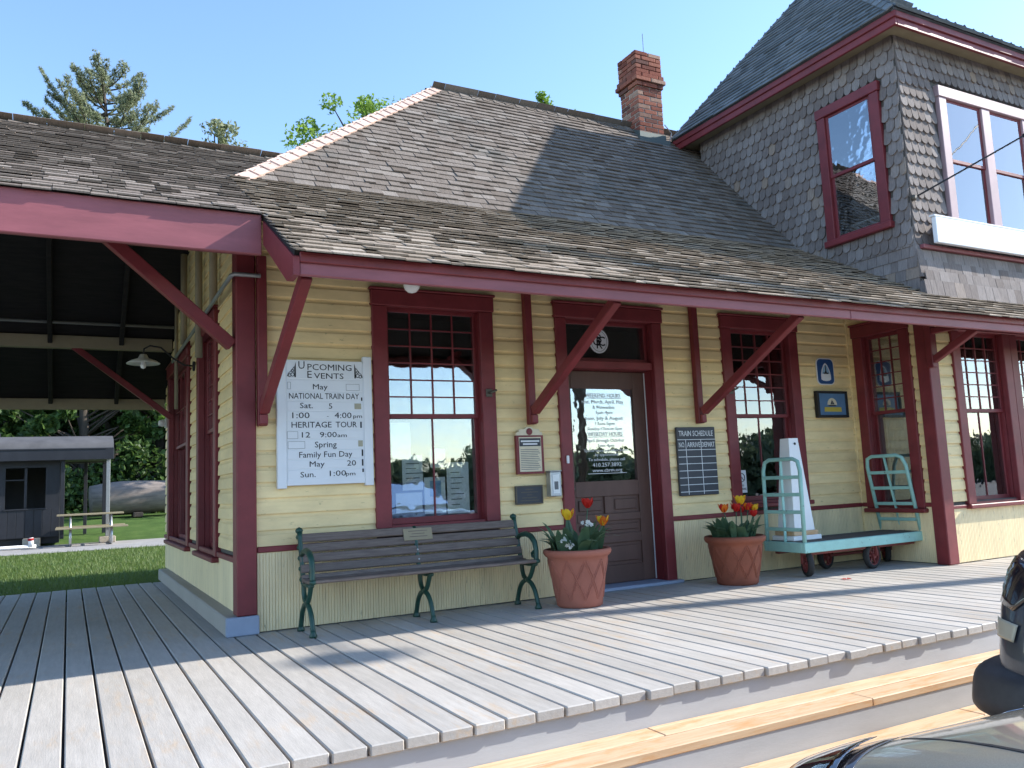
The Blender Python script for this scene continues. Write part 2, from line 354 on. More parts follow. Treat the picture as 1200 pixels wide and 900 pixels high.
def text(name, body, size, x, y, z, mat, parent, align='CENTER', ext=.0008, sx=1.0, rot=(R(90), 0, 0), bold=0.0, width=None):
    cu = bpy.data.curves.new('t', 'FONT'); cu.body = body; cu.size = size; cu.align_x = align; cu.align_y = 'CENTER'; cu.extrude = ext; cu.offset = bold; cu.resolution_u = 2
    ob = bpy.data.objects.new('t', cu); me = bpy.data.meshes.new_from_object(ob); bpy.data.objects.remove(ob); bpy.data.curves.remove(cu)
    me.name = name; me.materials.clear(); me.materials.append(M[mat])
    if width:
        xs = [v.co.x for v in me.vertices]; sx = width/(max(xs)-min(xs))
    o = bpy.data.objects.new(name, me); COL.objects.link(o); o.parent = parent; o.location = (x, y, z); o.rotation_euler = rot; o.scale = (sx, 1, 1)
    return o
RZL = Matrix.Rotation(R(-90), 4, 'Z')   # local frame of a wall that faces -x

# ------------------------------------------------------------------ ground
g = MB(); g.add([(-400, -400, -.5), (400, -400, -.5), (400, 400, -.5), (-400, 400, -.5)], [(0, 1, 2, 3)])
structure(g.build('parking_ground', 'asphalt'))
def lawn_z(y):
    if y < 19: return -.06
    if y < 24: return -.06+(y-19)/5*.5
    return .44+(y-24)*.02
lm = MB(); ys = [4.78, 8, 12, 16.5, 19, 20.5, 22, 24, 30, 50, 120]
for a in ys: lm.v += [(-60, a, lawn_z(a)), (60, a, lawn_z(a))]
lm.f = [(2*i, 2*i+1, 2*i+3, 2*i+2) for i in range(len(ys)-1)]
o = len(lm.v); lm.v += [(-60, 4.78, -.52), (60, 4.78, -.52)]; lm.f.append((o, o+1, 1, 0))
structure(lm.build('lawn', 'lawn'))
pm = MB(); pm.add([(-30, 16.2, -.052), (10, 13.6, -.052), (10, 18.0, -.052), (-30, 18.9, -.052)], [(0, 1, 2, 3)])
structure(pm.build('footpath', 'path'))
# ------------------------------------------------------------------ deck and steps
PITCH = .152
deck = MB(); deck.box(-7.0, 13.0, -3.0, 4.70, -.20, -.135); deck.box(-7.0, 13.0, -3.035, -3.0, -.225, -.048); deck.box(-7.035, -7.0, -3.035, 4.7, -.45, -.048)
for jx in range(-7, 14): deck.box(jx-.02, jx+.02, -2.99, 4.68, -.134, -.052)
for jy in (-2.6, -1.2, .2, 1.6, 3.0, 4.4): deck.box(-6.99, 12.99, jy-.02, jy+.02, -.49, -.201)
deck = structure(deck.build('deck', 'rim'))
x = -6.998; k = 0
while x < 12.95:
    wdt = .141+random.uniform(-.0015, .0015); y0 = -3.06+random.uniform(-.012, .010); zt = random.uniform(-.0015, .0015)
    b = MB(); b.cbox(x, x+wdt, y0, 4.745+random.uniform(-.01, .01), -.046, zt, .005); b.build('deck_board', 'deck', deck)
    x += PITCH; k += 1
st = MB()
st.box(-7.0, 13.0, -3.318, -3.283, -.375, -.2125)     # riser under the first tread
st.box(-7.0, 13.0, -3.608, -3.573, -.50, -.3725)
st.box(-7.0, 13.0, -3.282, -3.036, -.30, -.225)
steps = structure(st.build('steps', 'rim'))
def tread(y0, y1, zt, cuts):
    for a, b in zip(cuts[:-1], cuts[1:]):
        m = MB(); m.cbox(a+.0015, b-.0015, y0, y1, zt-.038, zt+random.uniform(-.001, .001), .004); m.build('tread_board', 'rawwood', steps)
tread(-3.175, -3.037, -.173, [-7, -3.2, 1.2, 4.6, 8.4, 13]); tread(-3.325, -3.187, -.173, [-7, -4.4, -.9, 2.42, 6.1, 9.7, 13])
tread(-3.468, -3.320, -.333, [-7, -2.4, 3.1, 7.4, 13]); tread(-3.615, -3.474, -.333, [-7, -4.1, .3, 4.2, 8.9, 13])

# ------------------------------------------------------------------ station building
station = thing('station_building', 'cream-yellow wooden railway station with maroon trim, shingled roofs and corner tower', 'building')
LS = .56; EY, EZ = -1.70, 2.38                       # lower roof: slope, eave tip
BY = .55; BZ = EZ+LS*(BY-EY)                          # break line
RY, RZ = 2.65, 5.93                                   # ridge
DEPTH = 5.3
TX0, TX1, TY0, TY1 = 6.55, 11.8, -.95, 2.15           # tower / bay plan
def lowz(y): return EZ+LS*(y-EY)

# --- siding
def board_mesh(h):
    p = [(0, 0), (-.021, 0), (-.023, .004), (-.020, h*.70), (-.012, h*.80), (-.007, h*.92), (-.007, h), (0, h)]
    n = len(p); vs = [(0, a, b) for a, b in p]+[(1, a, b) for a, b in p]
    fs = [tuple(range(n)), tuple(range(2*n-1, n-1, -1))]+[(i, i+n, (i+1) % n+n, (i+1) % n) for i in range(n)]
    m = MB(); m.v = vs; m.f = fs; return m.mesh('clapboard', 'yellow')
EXP = .1185
BM = board_mesh(EXP)
def siding(parent, u0, u1, z0, z1, openings, mw, lim=None):
    z = z0
    while z < z1-.02:
        segs = [(u0, u1)] if lim is None else [lim(z+EXP, u0, u1)]
        for (a, b, c, d) in openings:
            if z+EXP*.5 > c and z+EXP*.5 < d:
                ns = []
                for s0, s1 in segs:
                    if b <= s0 or a >= s1: ns.append((s0, s1)); continue
                    if a > s0: ns.append((s0, a))
                    if b < s1: ns.append((b, s1))
                segs = ns
        cut = []
        for s0, s1 in segs:
            if s1-s0 > 1.7:
                while s1-s0 > 1.7: q = s0+random.uniform(.7, 1.6); cut.append((s0, q-.0015)); s0 = q
            cut.append((s0, s1))
        for s0, s1 in cut:
            if s1-s0 < .02: continue
            m = mw @ Matrix.Translation((s0, random.uniform(-.0012, .0012), z)) @ Matrix.Diagonal((s1-s0, 1, 1, 1))
            link_mesh('clapboard', BM, parent, m)
        z += EXP
def beads(parent, u0, u1, z0, z1, mw, pitch=.044, skip=()):
    m = MB(); u = u0
    prof = []
    while u < u1-1e-4:
        e = min(u+pitch, u1)
        prof += [(u, -.012), (u+.003, -.019), (u+pitch*.40, -.019), (u+pitch*.45, -.014), (u+pitch*.52, -.0195), (e-.003, -.019)]
        u += pitch
    prof.append((u1, -.012)); n = len(prof)
    vs = [(a, b, z0) for a, b in prof]+[(a, b, z1) for a, b in prof]
    m.add(vs, [(i, i+1, i+1+n, i+n) for i in range(n-1)])
    m.box(u0, u1, -.010, 0, z0, z1)
    return m.build('wainscot', 'yellow_beads', parent, mw=mw)
def wallslab(name, u0, u1, z0, z1, openings, thick, mw):
    m = MB(); us = sorted(set([u0, u1]+[a for o in openings for a in o[:2]]))
    for a, b in zip(us[:-1], us[1:]):
        mid = (a+b)/2; zz = [(z0, z1)]
        for (p, q, c, d) in openings:
            if p < mid < q: zz = [s for t in zz for s in ((t[0], max(t[0], c)), (min(t[1], d), t[1])) if s[1]-s[0] > .005]
        for c, d in zz: m.box(a, b, .001, thick, c, d)
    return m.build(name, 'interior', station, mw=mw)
W1 = (.94, 1.99, .66, 2.60); DR = (2.69, 3.83, .03, 2.60); W3 = (4.66, 5.69, .66, 2.60)
F0 = Matrix.Identity(4)
fw = wallslab('front_wall', .0, TX0, 0, 3.3, [W1, DR, W3], .14, F0)
siding(fw, .0, TX0-.034, .615, 3.05, [(W1[0]-.02, W1[1]+.02, 0, W1[3]+.02), (DR[0]-.02, DR[1]+.02, 0, DR[3]+.02), (W3[0]-.02, W3[1]+.02, 0, W3[3]+.02)], F0)
for a, b in ((.0, DR[0]), (DR[1], TX0-.02)):
    beads(fw, a, b, .01, .575, F0)
for a, b in ((.0, W1[0]-.03), (W1[0]-.03, W1[1]+.03), (W1[1]+.03, DR[0]-.02), (DR[1]+.02, W3[0]-.02), (W3[0]-.02, W3[1]+.02), (W3[1]+.02, TX0-.02)):
    m = MB(); m.cbox(a+.001, b-.001, -.034, -.006, .574, .618, .006); m.build('dado_rail', 'maroon', fw)
# side wall (faces -x): local u = -y
SX = -.10
MS = Matrix.Translation((SX, 0, 0)) @ RZL
SW1 = (-2.16, -.98, .50, 2.62); SW2 = (-4.85, -2.82, .50, 2.62)
sw = wallslab('side_wall', -DEPTH, -.12, 0, 3.0, [SW1, SW2], .14, MS)
m = MB(); m.prism([(-DEPTH, 3.001), (-.12, 3.001), (-.12, lowz(.12)-.06), (-1.95, lowz(1.95)-.06), (-DEPTH, lowz(1.95)-.06-LS*(DEPTH-1.95))], .001, .14); m.build('side_wall_gable', 'interior', sw)
def side_lim(z, u0, u1):
    a = max(u0, -(1.95+(lowz(1.95)-.07-z)/LS)); b = min(u1, -(EY+(z+.07-EZ)/LS)); return (a, b) if b > a else (u0, u0)
siding(sw, -DEPTH, -.10, .58, 4.2, [(SW1[0]-.02, SW1[1]+.02, .4, SW1[3]+.02), (SW2[0]-.02, SW2[1]+.02, .4, SW2[3]+.02)], F0, side_lim)
m = MB(); m.box(-DEPTH, -.10, -.018, 0, .13, .50); m.build('wainscot', 'yellow_beads', sw)
m = MB(); m.cbox(-DEPTH, -.10, -.034, -.004, .50, .545, .006); m.build('dado_rail', 'maroon', sw)
m = MB(); m.cbox(-.225, -.095, -.03, 5.0, .001, .135, .01); m.build('base_plinth', 'plinth', station)
m = MB(); m.cbox(-.225, .006, -.075, -.031, .001, .135, .008); m.build('base_block', 'bluegrey', station)  # front of the plinth, sky reflection painted in as blue
m = MB(); m.cbox(-.150, -.006, -.062, .10, .137, 3.02, .008); m.build('corner_post', 'maroon', station)
m = MB(); m.box(SX+.02, TX1+3.5, DEPTH-.14, DEPTH, 0, 3.3); m.build('rear_wall', 'yellow', station)
m = MB(); m.box(TX1+3.4, TX1+3.5, .14, DEPTH-.15, 0, 3.3); m.box(TX1, TX1+3.5, .0, .14, 0, 3.3); m.build('far_wall', 'yellow', station)
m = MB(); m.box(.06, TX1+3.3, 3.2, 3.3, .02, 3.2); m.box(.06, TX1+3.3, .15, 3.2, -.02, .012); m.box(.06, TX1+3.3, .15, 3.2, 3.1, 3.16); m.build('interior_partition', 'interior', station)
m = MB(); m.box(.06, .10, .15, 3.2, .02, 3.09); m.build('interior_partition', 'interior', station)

# bay walls
BF = -.98
SIDEW = (.10, .80, .56, 2.57)                          # window on the bay's left side, local u = -y
MB_ = Matrix.Translation((TX0, 0, 0)) @ RZL
bs = wallslab('bay_side_wall', .02, -BF, 0, 3.0, [(SIDEW[0]+.02, SIDEW[1]-.02, SIDEW[2]+.02, SIDEW[3]-.02)], .12, MB_)
siding(bs, .03, -BF-.10, .615, 2.95, [(SIDEW[0], SIDEW[1], .4, SIDEW[3])], F0)
beads(bs, .03, -BF-.10, .01, .575, F0)
m = MB(); m.cbox(.03, -BF-.10, -.034, -.006, .574, .618, .006); m.build('dado_rail', 'maroon', bs)
MF = Matrix.Translation((0, BF, 0))
BW = [(6.90, 7.92, .58, 2.52), (7.92, 8.94, .58, 2.52), (9.5, 10.52, .58, 2.52)]
bf = wallslab('bay_front_wall', TX0+.02, TX1, 0, 3.0, [(a+.03, b-.03, c+.03, d-.03) for a, b, c, d in BW], .12, MF)
siding(bf, TX0+.10, TX1, .615, 2.95, [(a, b, .4, d) for a, b, c, d in BW], F0)
beads(bf, TX0+.10, TX1, .01, .575, F0)
m = MB(); m.cbox(TX0+.10, TX1, -.034, -.006, .545, .579, .006); m.build('dado_rail', 'maroon', bf)
m = MB(); m.box(TX1-.12, TX1, BF+.12, .14, 0, 3.0); m.build('bay_side_wall', 'yellow', station)
m = MB(); m.cbox(TX0-.034, TX0-.004, -.034, .0, .01, 3.0, .004); m.build('corner_strip', 'yellow', station)
m = MB(); m.cbox(TX0-.06, TX0+.098, BF-.045, BF+.10, .002, 2.72, .008); m.build('bay_post', 'maroon', station)

# --- windows: local X right, Y into the wall, Z up; o = outer casing rectangle
PANE = {}
def pane_mesh(): 
    m = MB(); m.box(0, 1, -.002, .002, 0, 1); return m.mesh('pane', 'glass')
PM = pane_mesh()
def pane(parent, x0, x1, y, z0, z1): return link_mesh('pane', PM, parent, Matrix.Translation((x0, y, z0)) @ Matrix.Diagonal((x1-x0, 1, z1-z0, 1)))
def window(mw, o, cas=.13, head=.13, up=(4, 6), low=(2, 1), meet=None, mat='maroon', name='window', jamb=.10, sill=True, reveal=.035):
    x0, x1, z0, z1 = o
    m = MB(); T = -.045
    m.cbox(x0, x0+cas, T, .02, z0, z1-head, .006); m.cbox(x1-cas, x1, T, .02, z0, z1-head, .006)
    m.cbox(x0-.008, x1+.008, T-.012, .02, z1-head+.001, z1, .007); m.cbox(x0-.02, x1+.02, T-.026, .02, z1+.001, z1+.022, .006)
    if sill: m.cbox(x0-.02, x1+.02, T-.035, .02, z0-.045, z0-.001, .008)
    else: m.cbox(x0, x1, T, .02, z0-.04, z0-.001, .006)
    # jamb linings
    m.box(x0+cas-.02, x0+cas, .021, jamb+.05, z0, z1-head); m.box(x1-cas, x1-cas+.02, .021, jamb+.05, z0, z1-head)
    m.box(x0+cas, x1-cas, .021, jamb+.05, z1-head, z1-head+.02); m.box(x0+cas, x1-cas, -.02, jamb+.05, z0, z0+.02)
    wn = m.build(name, mat, station, mw=mw)
    gx0, gx1, gz0, gz1 = x0+cas, x1-cas, z0+.021, z1-head
    mz = meet if meet else (gz0+gz1)/2
    def sash(y, a0, a1, nx, nz, st=.032, rail=.032, brail=.036, mt=.011):
        s = MB()
        s.cbox(gx0, gx0+st, y, y+.03, a0, a1, .003); s.cbox(gx1-st, gx1, y, y+.03, a0, a1, .003)
        s.cbox(gx0+st, gx1-st, y+.001, y+.029, a0, a0+brail, .003); s.cbox(gx0+st, gx1-st, y+.001, y+.029, a1-rail, a1, .003)
        ix0, ix1, iz0, iz1 = gx0+st, gx1-st, a0+brail, a1-rail
        cw = (ix1-ix0)/nx; ch = (iz1-iz0)/nz
        for i in range(1, nx): s.box(ix0+i*cw-mt/2, ix0+i*cw+mt/2, y+.004, y+.026, iz0, iz1)
        for j in range(1, nz): s.box(ix0, ix1, y+.005, y+.025, iz0+j*ch-mt/2, iz0+j*ch+mt/2)
        s.build('sash', mat, wn)
        for i in range(nx):
            for j in range(nz): pane(wn, ix0+i*cw+(mt/2 if i else 0), ix0+(i+1)*cw-(mt/2 if i < nx-1 else 0), y+.015, iz0+j*ch+(mt/2 if j else 0), iz0+(j+1)*ch-(mt/2 if j < nz-1 else 0))
    sash(reveal, mz-.004, gz1, *up); sash(reveal+.033, gz0, mz+.03, *low, brail=.05)
    return wn
win1 = window(F0, (.915, 2.015, .69, 2.62), meet=1.575)
win3 = window(F0, (4.635, 5.715, .69, 2.62), meet=1.575)
wb = window(MB_, SIDEW, meet=1.575, up=(3, 6), low=(1, 1), cas=.12)
wf1 = window(MF, BW[0], meet=1.54, up=(4, 6), low=(2, 1)); wf2 = window(MF, BW[1], meet=1.54, up=(4, 6), low=(2, 1)); wf3 = window(MF, BW[2], meet=1.54, up=(4, 6), low=(2, 1))
ws1 = window(MS, SW1, meet=1.6, up=(4, 6), low=(2, 1), cas=.13); ws2 = window(MS, SW2, meet=1.6, up=(4, 2), low=(2, 1), cas=.16)
# papers and posters behind the window glass, latch hooks
def card(parent, x0, x1, z0, z1, y, mat, name='poster'): m = MB(); m.box(x0, x1, y, y+.0015, z0, z1); return m.build(name, mat, parent)
for (a, b, c, d, mt) in ((1.10, 1.27, 1.24, 1.54, 'paper'), (1.19, 1.37, .98, 1.27, 'paper'), (1.44, 1.58, 1.16, 1.32, 'paper'), (1.13, 1.36, .80, .96, 'paper'), (1.38, 1.57, .78, 1.08, 'paper'), (1.585, 1.79, .77, 1.20, 'paper')):
    card(win1, a, b, c, d, .092+random.uniform(0, .006), mt)
card(win1, 1.43, 1.53, .92, 1.05, .0905, 'ltblue', 'poster_print')
for k in range(5): card(win1, 1.22, 1.22+.09+.03*(k % 3), 1.035+k*.04, 1.043+k*.04, .0908, 'grey_ink', 'poster_print')
for k in range(7): card(win1, 1.62, 1.62+.08+.02*(k % 3), .84+k*.045, .847+k*.045, .0908, 'grey_ink', 'poster_print')
card(win3, 5.20, 5.34, 1.19, 1.53, .092, 'paper'); text('poster_print', 'TEA', .10, 5.27, .0905, 1.33, 'grey_ink', win3, rot=(R(90), R(90), 0), width=.22)
ns = card(win3, 4.80, 4.93, .80, 1.03, .066, 'white', 'no_smoking_sticker')
rg = MB(); rg.tube([(4.865+.042*math.cos(a), .0645, .955+.042*math.sin(a)) for a in [2*math.pi*i/20 for i in range(20)]], .004, 6, True); rg.beam((4.838, .0640, .985), (4.892, .0640, .925), .003, .008, (0, 1, 0), .001); rg.beam((4.845, .0642, .953), (4.885, .0642, .953), .003, .010, (0, 1, 0), .001); rg.build('sticker_symbol', 'black', win3)
text('sticker_lettering', 'NO', .030, 4.865, .0645, .873, 'black', win3); text('sticker_lettering', 'SMOKING', .030, 4.865, .0645, .838, 'black', win3, width=.11)
for px, pz, pw in ((1.945, 1.78, win1), (4.70, 1.84, win3)):
    m = MB(); m.cbox(px-.03, px+.03, -.056, -.046, pz-.035, pz+.035, .003); m.tube([(px, -.05, pz), (px, -.09, pz), (px+.05, -.10, pz+.02)], .010, 6); m.build('shutter_latch', 'bronze', pw)
# curtains
for (pw, a, b, z0, z1) in ((win3, 5.05, 5.5, .75, 1.5), (wb, .25, .68, .75, 2.35)):
    m = MB(); n = 40
    for i in range(n+1):
        xx = a+(b-a)*i/n; m.v += [(xx, .20+.018*math.sin(i*1.3), z0), (xx, .20+.015*math.sin(i*1.3), z1)]
    m.f = [(2*i, 2*i+2, 2*i+3, 2*i+1) for i in range(n)]; m.build('curtain', 'curtain', pw)

# --- door
m = MB(); c = .115
m.cbox(2.65, 2.65+c, -.045, .02, .001, 2.49, .006); m.cbox(3.865-c, 3.865, -.045, .02, .001, 2.49, .006)
m.cbox(2.64, 3.875, -.058, .02, 2.491, 2.62, .007); m.cbox(2.63, 3.885, -.07, .02, 2.621, 2.645, .006)
m.box(2.745, 2.765, .021, .20, .02, 2.49); m.box(3.75, 3.77, .021, .20, .02, 2.49); m.box(2.765, 3.75, .021, .20, 2.49, 2.51)
m.cbox(2.766, 3.749, -.012, .19, 2.03, 2.105, .006)
dframe = m.build('door_frame', 'maroon', station)
m = MB(); m.cbox(2.62, 3.90, -.10, .24, .001, .032, .008); m.build('door_sill', 'bluegrey', dframe)
m = MB(); y = .05
m.cbox(2.766, 2.80, y, y+.03, 2.106, 2.489, .003); m.cbox(3.715, 3.749, y, y+.03, 2.106, 2.489, .003); m.cbox(2.80, 3.715, y, y+.03, 2.106, 2.14, .003); m.cbox(2.80, 3.715, y, y+.03, 2.455, 2.489, .003)
m.build('transom_sash', 'maroon', dframe); pane(dframe, 2.80, 3.715, y+.015, 2.14, 2.455)
lg = MB(); lg.prism([(3.19+.108*math.cos(a), 2.305+.118*math.sin(a)) for a in [2*math.pi*i/36 for i in range(36)]], y+.0095, y+.0125); lg.build('round_emblem', 'white', dframe)
rg = MB(); rg.tube([(3.19+.090*math.cos(a), y+.0090, 2.305+.099*math.sin(a)) for a in [2*math.pi*i/36 for i in range(36)]], .0025, 4, True); rg.build('emblem_ring', 'grey_ink', dframe)
for ch, dx, dz, sz in (('C', -.030, -.006, .13), ('B', 0, .020, .12), ('R', .0, -.035, .12), ('C', .030, -.006, .13)): text('emblem_letter', ch, sz, 3.19+dx, y+.0085, 2.305+dz, 'black', dframe, bold=.001)
dd = .145
m = MB(); xs = (2.768, 3.747); z1 = 2.028
m.cbox(xs[0], xs[0]+.13, dd, dd+.045, .035, z1, .004); m.cbox(xs[1]-.13, xs[1], dd, dd+.045, .035, z1, .004)
ix0, ix1 = xs[0]+.13, xs[1]-.13
rails = [(.035, .20), (.405, .49), (.61, .68), (.84, .985), (1.86, z1)]
for a, b in rails: m.cbox(ix0, ix1, dd+.001, dd+.044, a, b, .004)
m.cbox((ix0+ix1)/2-.045, (ix0+ix1)/2+.045, dd+.001, dd+.044, .68, .84, .004)
door = m.build('door', 'doorbrown', station)
for (a, b, c_, d_) in ((ix0, ix1, .20, .405), (ix0, ix1, .49, .61), (ix0, (ix0+ix1)/2-.045, .68, .84), ((ix0+ix1)/2+.045, ix1, .68, .84)):
    p = MB(); p.box(a, b, dd+.020, dd+.030, c_, d_); p.cbox(a+.03, b-.03, dd+.008, dd+.0195, c_+.03, d_-.03, .006); p.build('door_panel', 'doorbrown', door)
pane(door, ix0, ix1, dd+.022, .985, 1.86)
m = MB(); m.box(3.7475, 3.7535, .125, .14, .04, 2.02); m.build('weather_strip', 'white2', door)
k = MB(); k.lathe([(.0, .0), (.012, .0), (.012, .03), (.028, .04), (.03, .055), (.02, .07), (.0, .072)], 16, mat=Matrix.Translation((2.835, dd, .93)) @ Matrix.Rotation(R(90), 4, 'X')); k.build('door_knob', 'bronze', door, smooth=True)
L = [('WEEKEND HOURS', 1.795, .40, .050), ('Sat. March, April, May', 1.735, .46, .045), ('& November', 1.683, .26, .042), ('1pm-4pm', 1.632, .19, .042), ('June, July & August', 1.578, .44, .043), ('11am-5pm', 1.527, .22, .042), ('Sunday-12noon-5pm', 1.478, .40, .036),
     ('WEEKDAY HOURS', 1.425, .40, .050), ('April through October', 1.366, .44, .042), ('1pm-4pm', 1.318, .18, .038), ('Special tours and other hours', 1.272, .50, .032), ('by appointment', 1.232, .26, .032), ('To schedule, please call', 1.186, .42, .034), ('410.257.3892', 1.135, .33, .046), ('www.cbrm.org', 1.084, .34, .042)]
cxm = (ix0+ix1)/2+.02
for tx, z, wdt, sz in L: text('door_lettering', tx, sz*1.15, cxm, dd+.0185, z, 'white_ink', door, width=wdt)
for z, wdt in ((1.770, .42), (1.400, .42), (1.055, .44)): card(door, cxm-wdt/2, cxm+wdt/2, z-.0025, z+.0025, dd+.018, 'white_ink', 'door_lettering_rule')
m = MB(); m.cbox(2.693, 2.718, -.062, -.046, 1.155, 1.225, .004); m.build('doorbell', 'white2', dframe)

# --- brackets under the front eave
def bracket(x, ybase, ztop=2.34, lowpost=True):
    b = MB(); zb = 1.505
    y0 = ybase-.026
    b.cbox(x-.035, x+.035, y0-.065, y0, zb, 2.80, .006); b.cbox(x-.030, x+.030, y0-.105, y0-.066, zb+.005, zb+.085, .008)
    br = b.build('bracket', 'maroon', station)
    t = MB(); t.beam((x, y0-.10, zb+.115), (x, -1.42, 2.325), .070, .078); t.build('brace', 'maroon', br)
    t = MB(); t.cbox(x-.033, x+.033, -1.575, -1.30, 2.345, 2.39, .006); t.build('brace_cap', 'maroon', br)
bracket(.035, -.02); bracket(2.35, 0); bracket(4.26, 0)
b = MB(); b.cbox(TX0-.10, TX0-.02, BF-.115, BF-.046, 1.98, 2.72, .006); br = b.build('bracket', 'maroon', station)
t = MB(); t.beam((TX0-.06, BF-.10, 2.05), (TX0-.06, -1.56, 2.29), .06, .07); t.cbox(TX0-.092, TX0-.028, -1.60, BF-.116, 2.318, 2.38, .006); t.build('brace', 'maroon', br)

# --- roofs
def unit_shingle(name, mat, tilt=.10):
    # X width 0..1, Y up-slope 0..1 (length), Z thickness; butt thicker
    v = [(0, 0, -.2), (1, 0, -.2), (1, 1, -.2), (0, 1, -.2), (0, 0, 1), (1, 0, 1), (1, 1, .1), (0, 1, .1)]
    m = MB(); m.v = v; m.f = [(0, 3, 2, 1), (4, 5, 6, 7), (0, 1, 5, 4), (2, 3, 7, 6), (0, 4, 7, 3), (1, 2, 6, 5)]; return m
SHV = unit_shingle('shingle', 'shingle')
SH_ALL = []     # (score, matrix, material, parent)
def course_interval(poly, v):
    xs = []
    n = len(poly)
    for i in range(n):
        (u1, v1), (u2, v2) = poly[i], poly[(i+1) % n]
        if (v1-v)*(v2-v) < 0: xs.append(u1+(u2-u1)*(v-v1)/(v2-v1))
    return (min(xs), max(xs)) if len(xs) >= 2 else None
def shingle_plane(org, U, V, poly, e=.105, wr=(.09, .22), thick=.010, jit=.004, parent=None, mat='shingle', v0=0, lf=.95):
    U, V = Vector(U).normalized(), Vector(V).normalized(); N = U.cross(V).normalized(); org = Vector(org)
    vmax = max(p[1] for p in poly); v = v0; out = []
    while v < vmax-.01:
        iv = course_interval(poly, min(v+e*.5, vmax-.005))
        if iv:
            u = iv[0]-random.uniform(0, wr[1]*.8)
            while u < iv[1]:
                wd = random.uniform(*wr); a, b = max(u, iv[0]), min(u+wd-.004, iv[1])
                u += wd
                if b-a < .012: continue
                L = e*1.55; th = thick*random.uniform(.75, 1.35); dv = random.uniform(-jit, jit)
                vv = V*1.0 + N*(-.018*random.uniform(.4, 1.2)*0)
                P = org+U*a+V*(v+dv)+N*.004
                m = Matrix(((U.x*(b-a), V.x*L, N.x*th, P.x), (U.y*(b-a), V.y*L, N.y*th, P.y), (U.z*(b-a), V.z*L, N.z*th, P.z), (0, 0, 0, 1)))
                # lift the butt so it lies over the course below
                lift = th*lf*random.uniform(.82, 1.2); m2 = m.copy(); m2[0][3] += N.x*lift; m2[1][3] += N.y*lift; m2[2][3] += N.z*lift
                sk_ = random.uniform(-.014, .014)
                for r_ in range(3): m2[r_][1] -= N[r_]*lift*1.5; m2[r_][0] += V[r_]*(b-a)*sk_
                d = P-CAMLOC; sz = (b-a)*e*abs(N.dot(d.normalized()))/d.length_squared
                f = d.dot(_f); px = abs(d.dot(_r)/f*965.6); py = abs(d.dot(_u)/f*965.6)
                out.append((sz if (f > 0 and px < 600 and py < 450) else 0, m2))
        v += e
    return out
def emit(lst, parent, mat, nind, name='shingle', src=SHV, fieldname=None):
    lst.sort(key=lambda q: -q[0])
    me = src.mesh(name, mat)
    for s, m in lst[:nind]: link_mesh(name, me, parent, m)
    if lst[nind:]:
        f = MB()
        for s, m in lst[nind:]: f.add(src.v, src.f, m)
        f.build(fieldname or name+'_field', mat, parent, kind='stuff')
def roofslab(name, pts, t=.05, mat='dark_under'):
    m = MB(); m.slab(pts, t); return m.build(name, mat, station)
XE = TX1+3.9
# upper roof (front slope, hip, back)
mr = MB()
mr.slab([(0, BY, BZ), (XE, BY, BZ), (XE, RY, RZ), (2.69, RY, RZ)], .05); mr.slab([(0, 2*RY-BY, BZ), (0, BY, BZ), (2.69, RY, RZ)], .05); mr.slab([(XE, 2*RY-BY, BZ), (0, 2*RY-BY, BZ), (2.69, RY, RZ), (XE, RY, RZ)], .05)
main_roof = mr.build('main_roof', 'dark_under', station)
upV = Vector((0, RY-BY, RZ-BZ)); UL = upV.length
sh = shingle_plane((0, BY, BZ), (1, 0, 0), upV, [(.0, 0), (XE, 0), (XE, UL), (2.69, UL)])
emit(sh, main_roof, 'shingle', 200)
hipV = Vector((2.69, 0, RZ-BZ)); HL = hipV.length
sh = shingle_plane((0, 2*RY-BY, BZ), (0, -1, 0), hipV, [(0, 0), (2*(RY-BY), 0), (RY-BY, HL)]); emit(sh, main_roof, 'shingle', 0)
sh = shingle_plane((XE, 2*RY-BY, BZ), (-1, 0, 0), (0, -(RY-BY), RZ-BZ), [(0, 0), (XE, 0), (XE-2.69, UL), (0, UL)], wr=(.2, .5)); emit(sh, main_roof, 'shingle', 0)
# hip cap boards of new cedar, and ridge caps
def caps(a, b, w, step, mat, name, upn, parent, thick=.016):
    a, b = Vector(a), Vector(b); d = (b-a).normalized(); L = (b-a).length; n = int(L/step)
    for i in range(n+1):
        p = a+d*(i*step); q = a+d*min(L+.02, i*step+step*1.55)
        for sgn, nv in zip((1, -1), upn):
            nv = Vector(nv).normalized(); sd = d.cross(nv).normalized()*sgn
            if sd.z > 0: sd = -sd
            lo = nv*.016; 
            vs = [p+nv*.034, p+sd*w+nv*.034, q+sd*w+nv*.018, q+nv*.018]; vs = vs+[s-nv*thick for s in vs]
            m = MB(); m.add(vs, [(0, 1, 2, 3), (7, 6, 5, 4), (0, 4, 5, 1), (1, 5, 6, 2), (2, 6, 7, 3), (3, 7, 4, 0)]); m.build(name, mat, parent)
nF = Vector((0, -(RZ-BZ), RY-BY)); nH = Vector((-(RZ-BZ), 0, 2.69))
caps((-.03, BY-.02, BZ-.01), (2.70, RY, RZ+.005), .105, .16, 'cap', 'hip_cap', (nF, nH), main_roof)
caps((2.72, RY, RZ-.012), (XE, RY, RZ-.012), .09, .16, 'shingle', 'ridge_cap', (nF, Vector((0, RZ-BZ, RY-BY))), main_roof, .008)
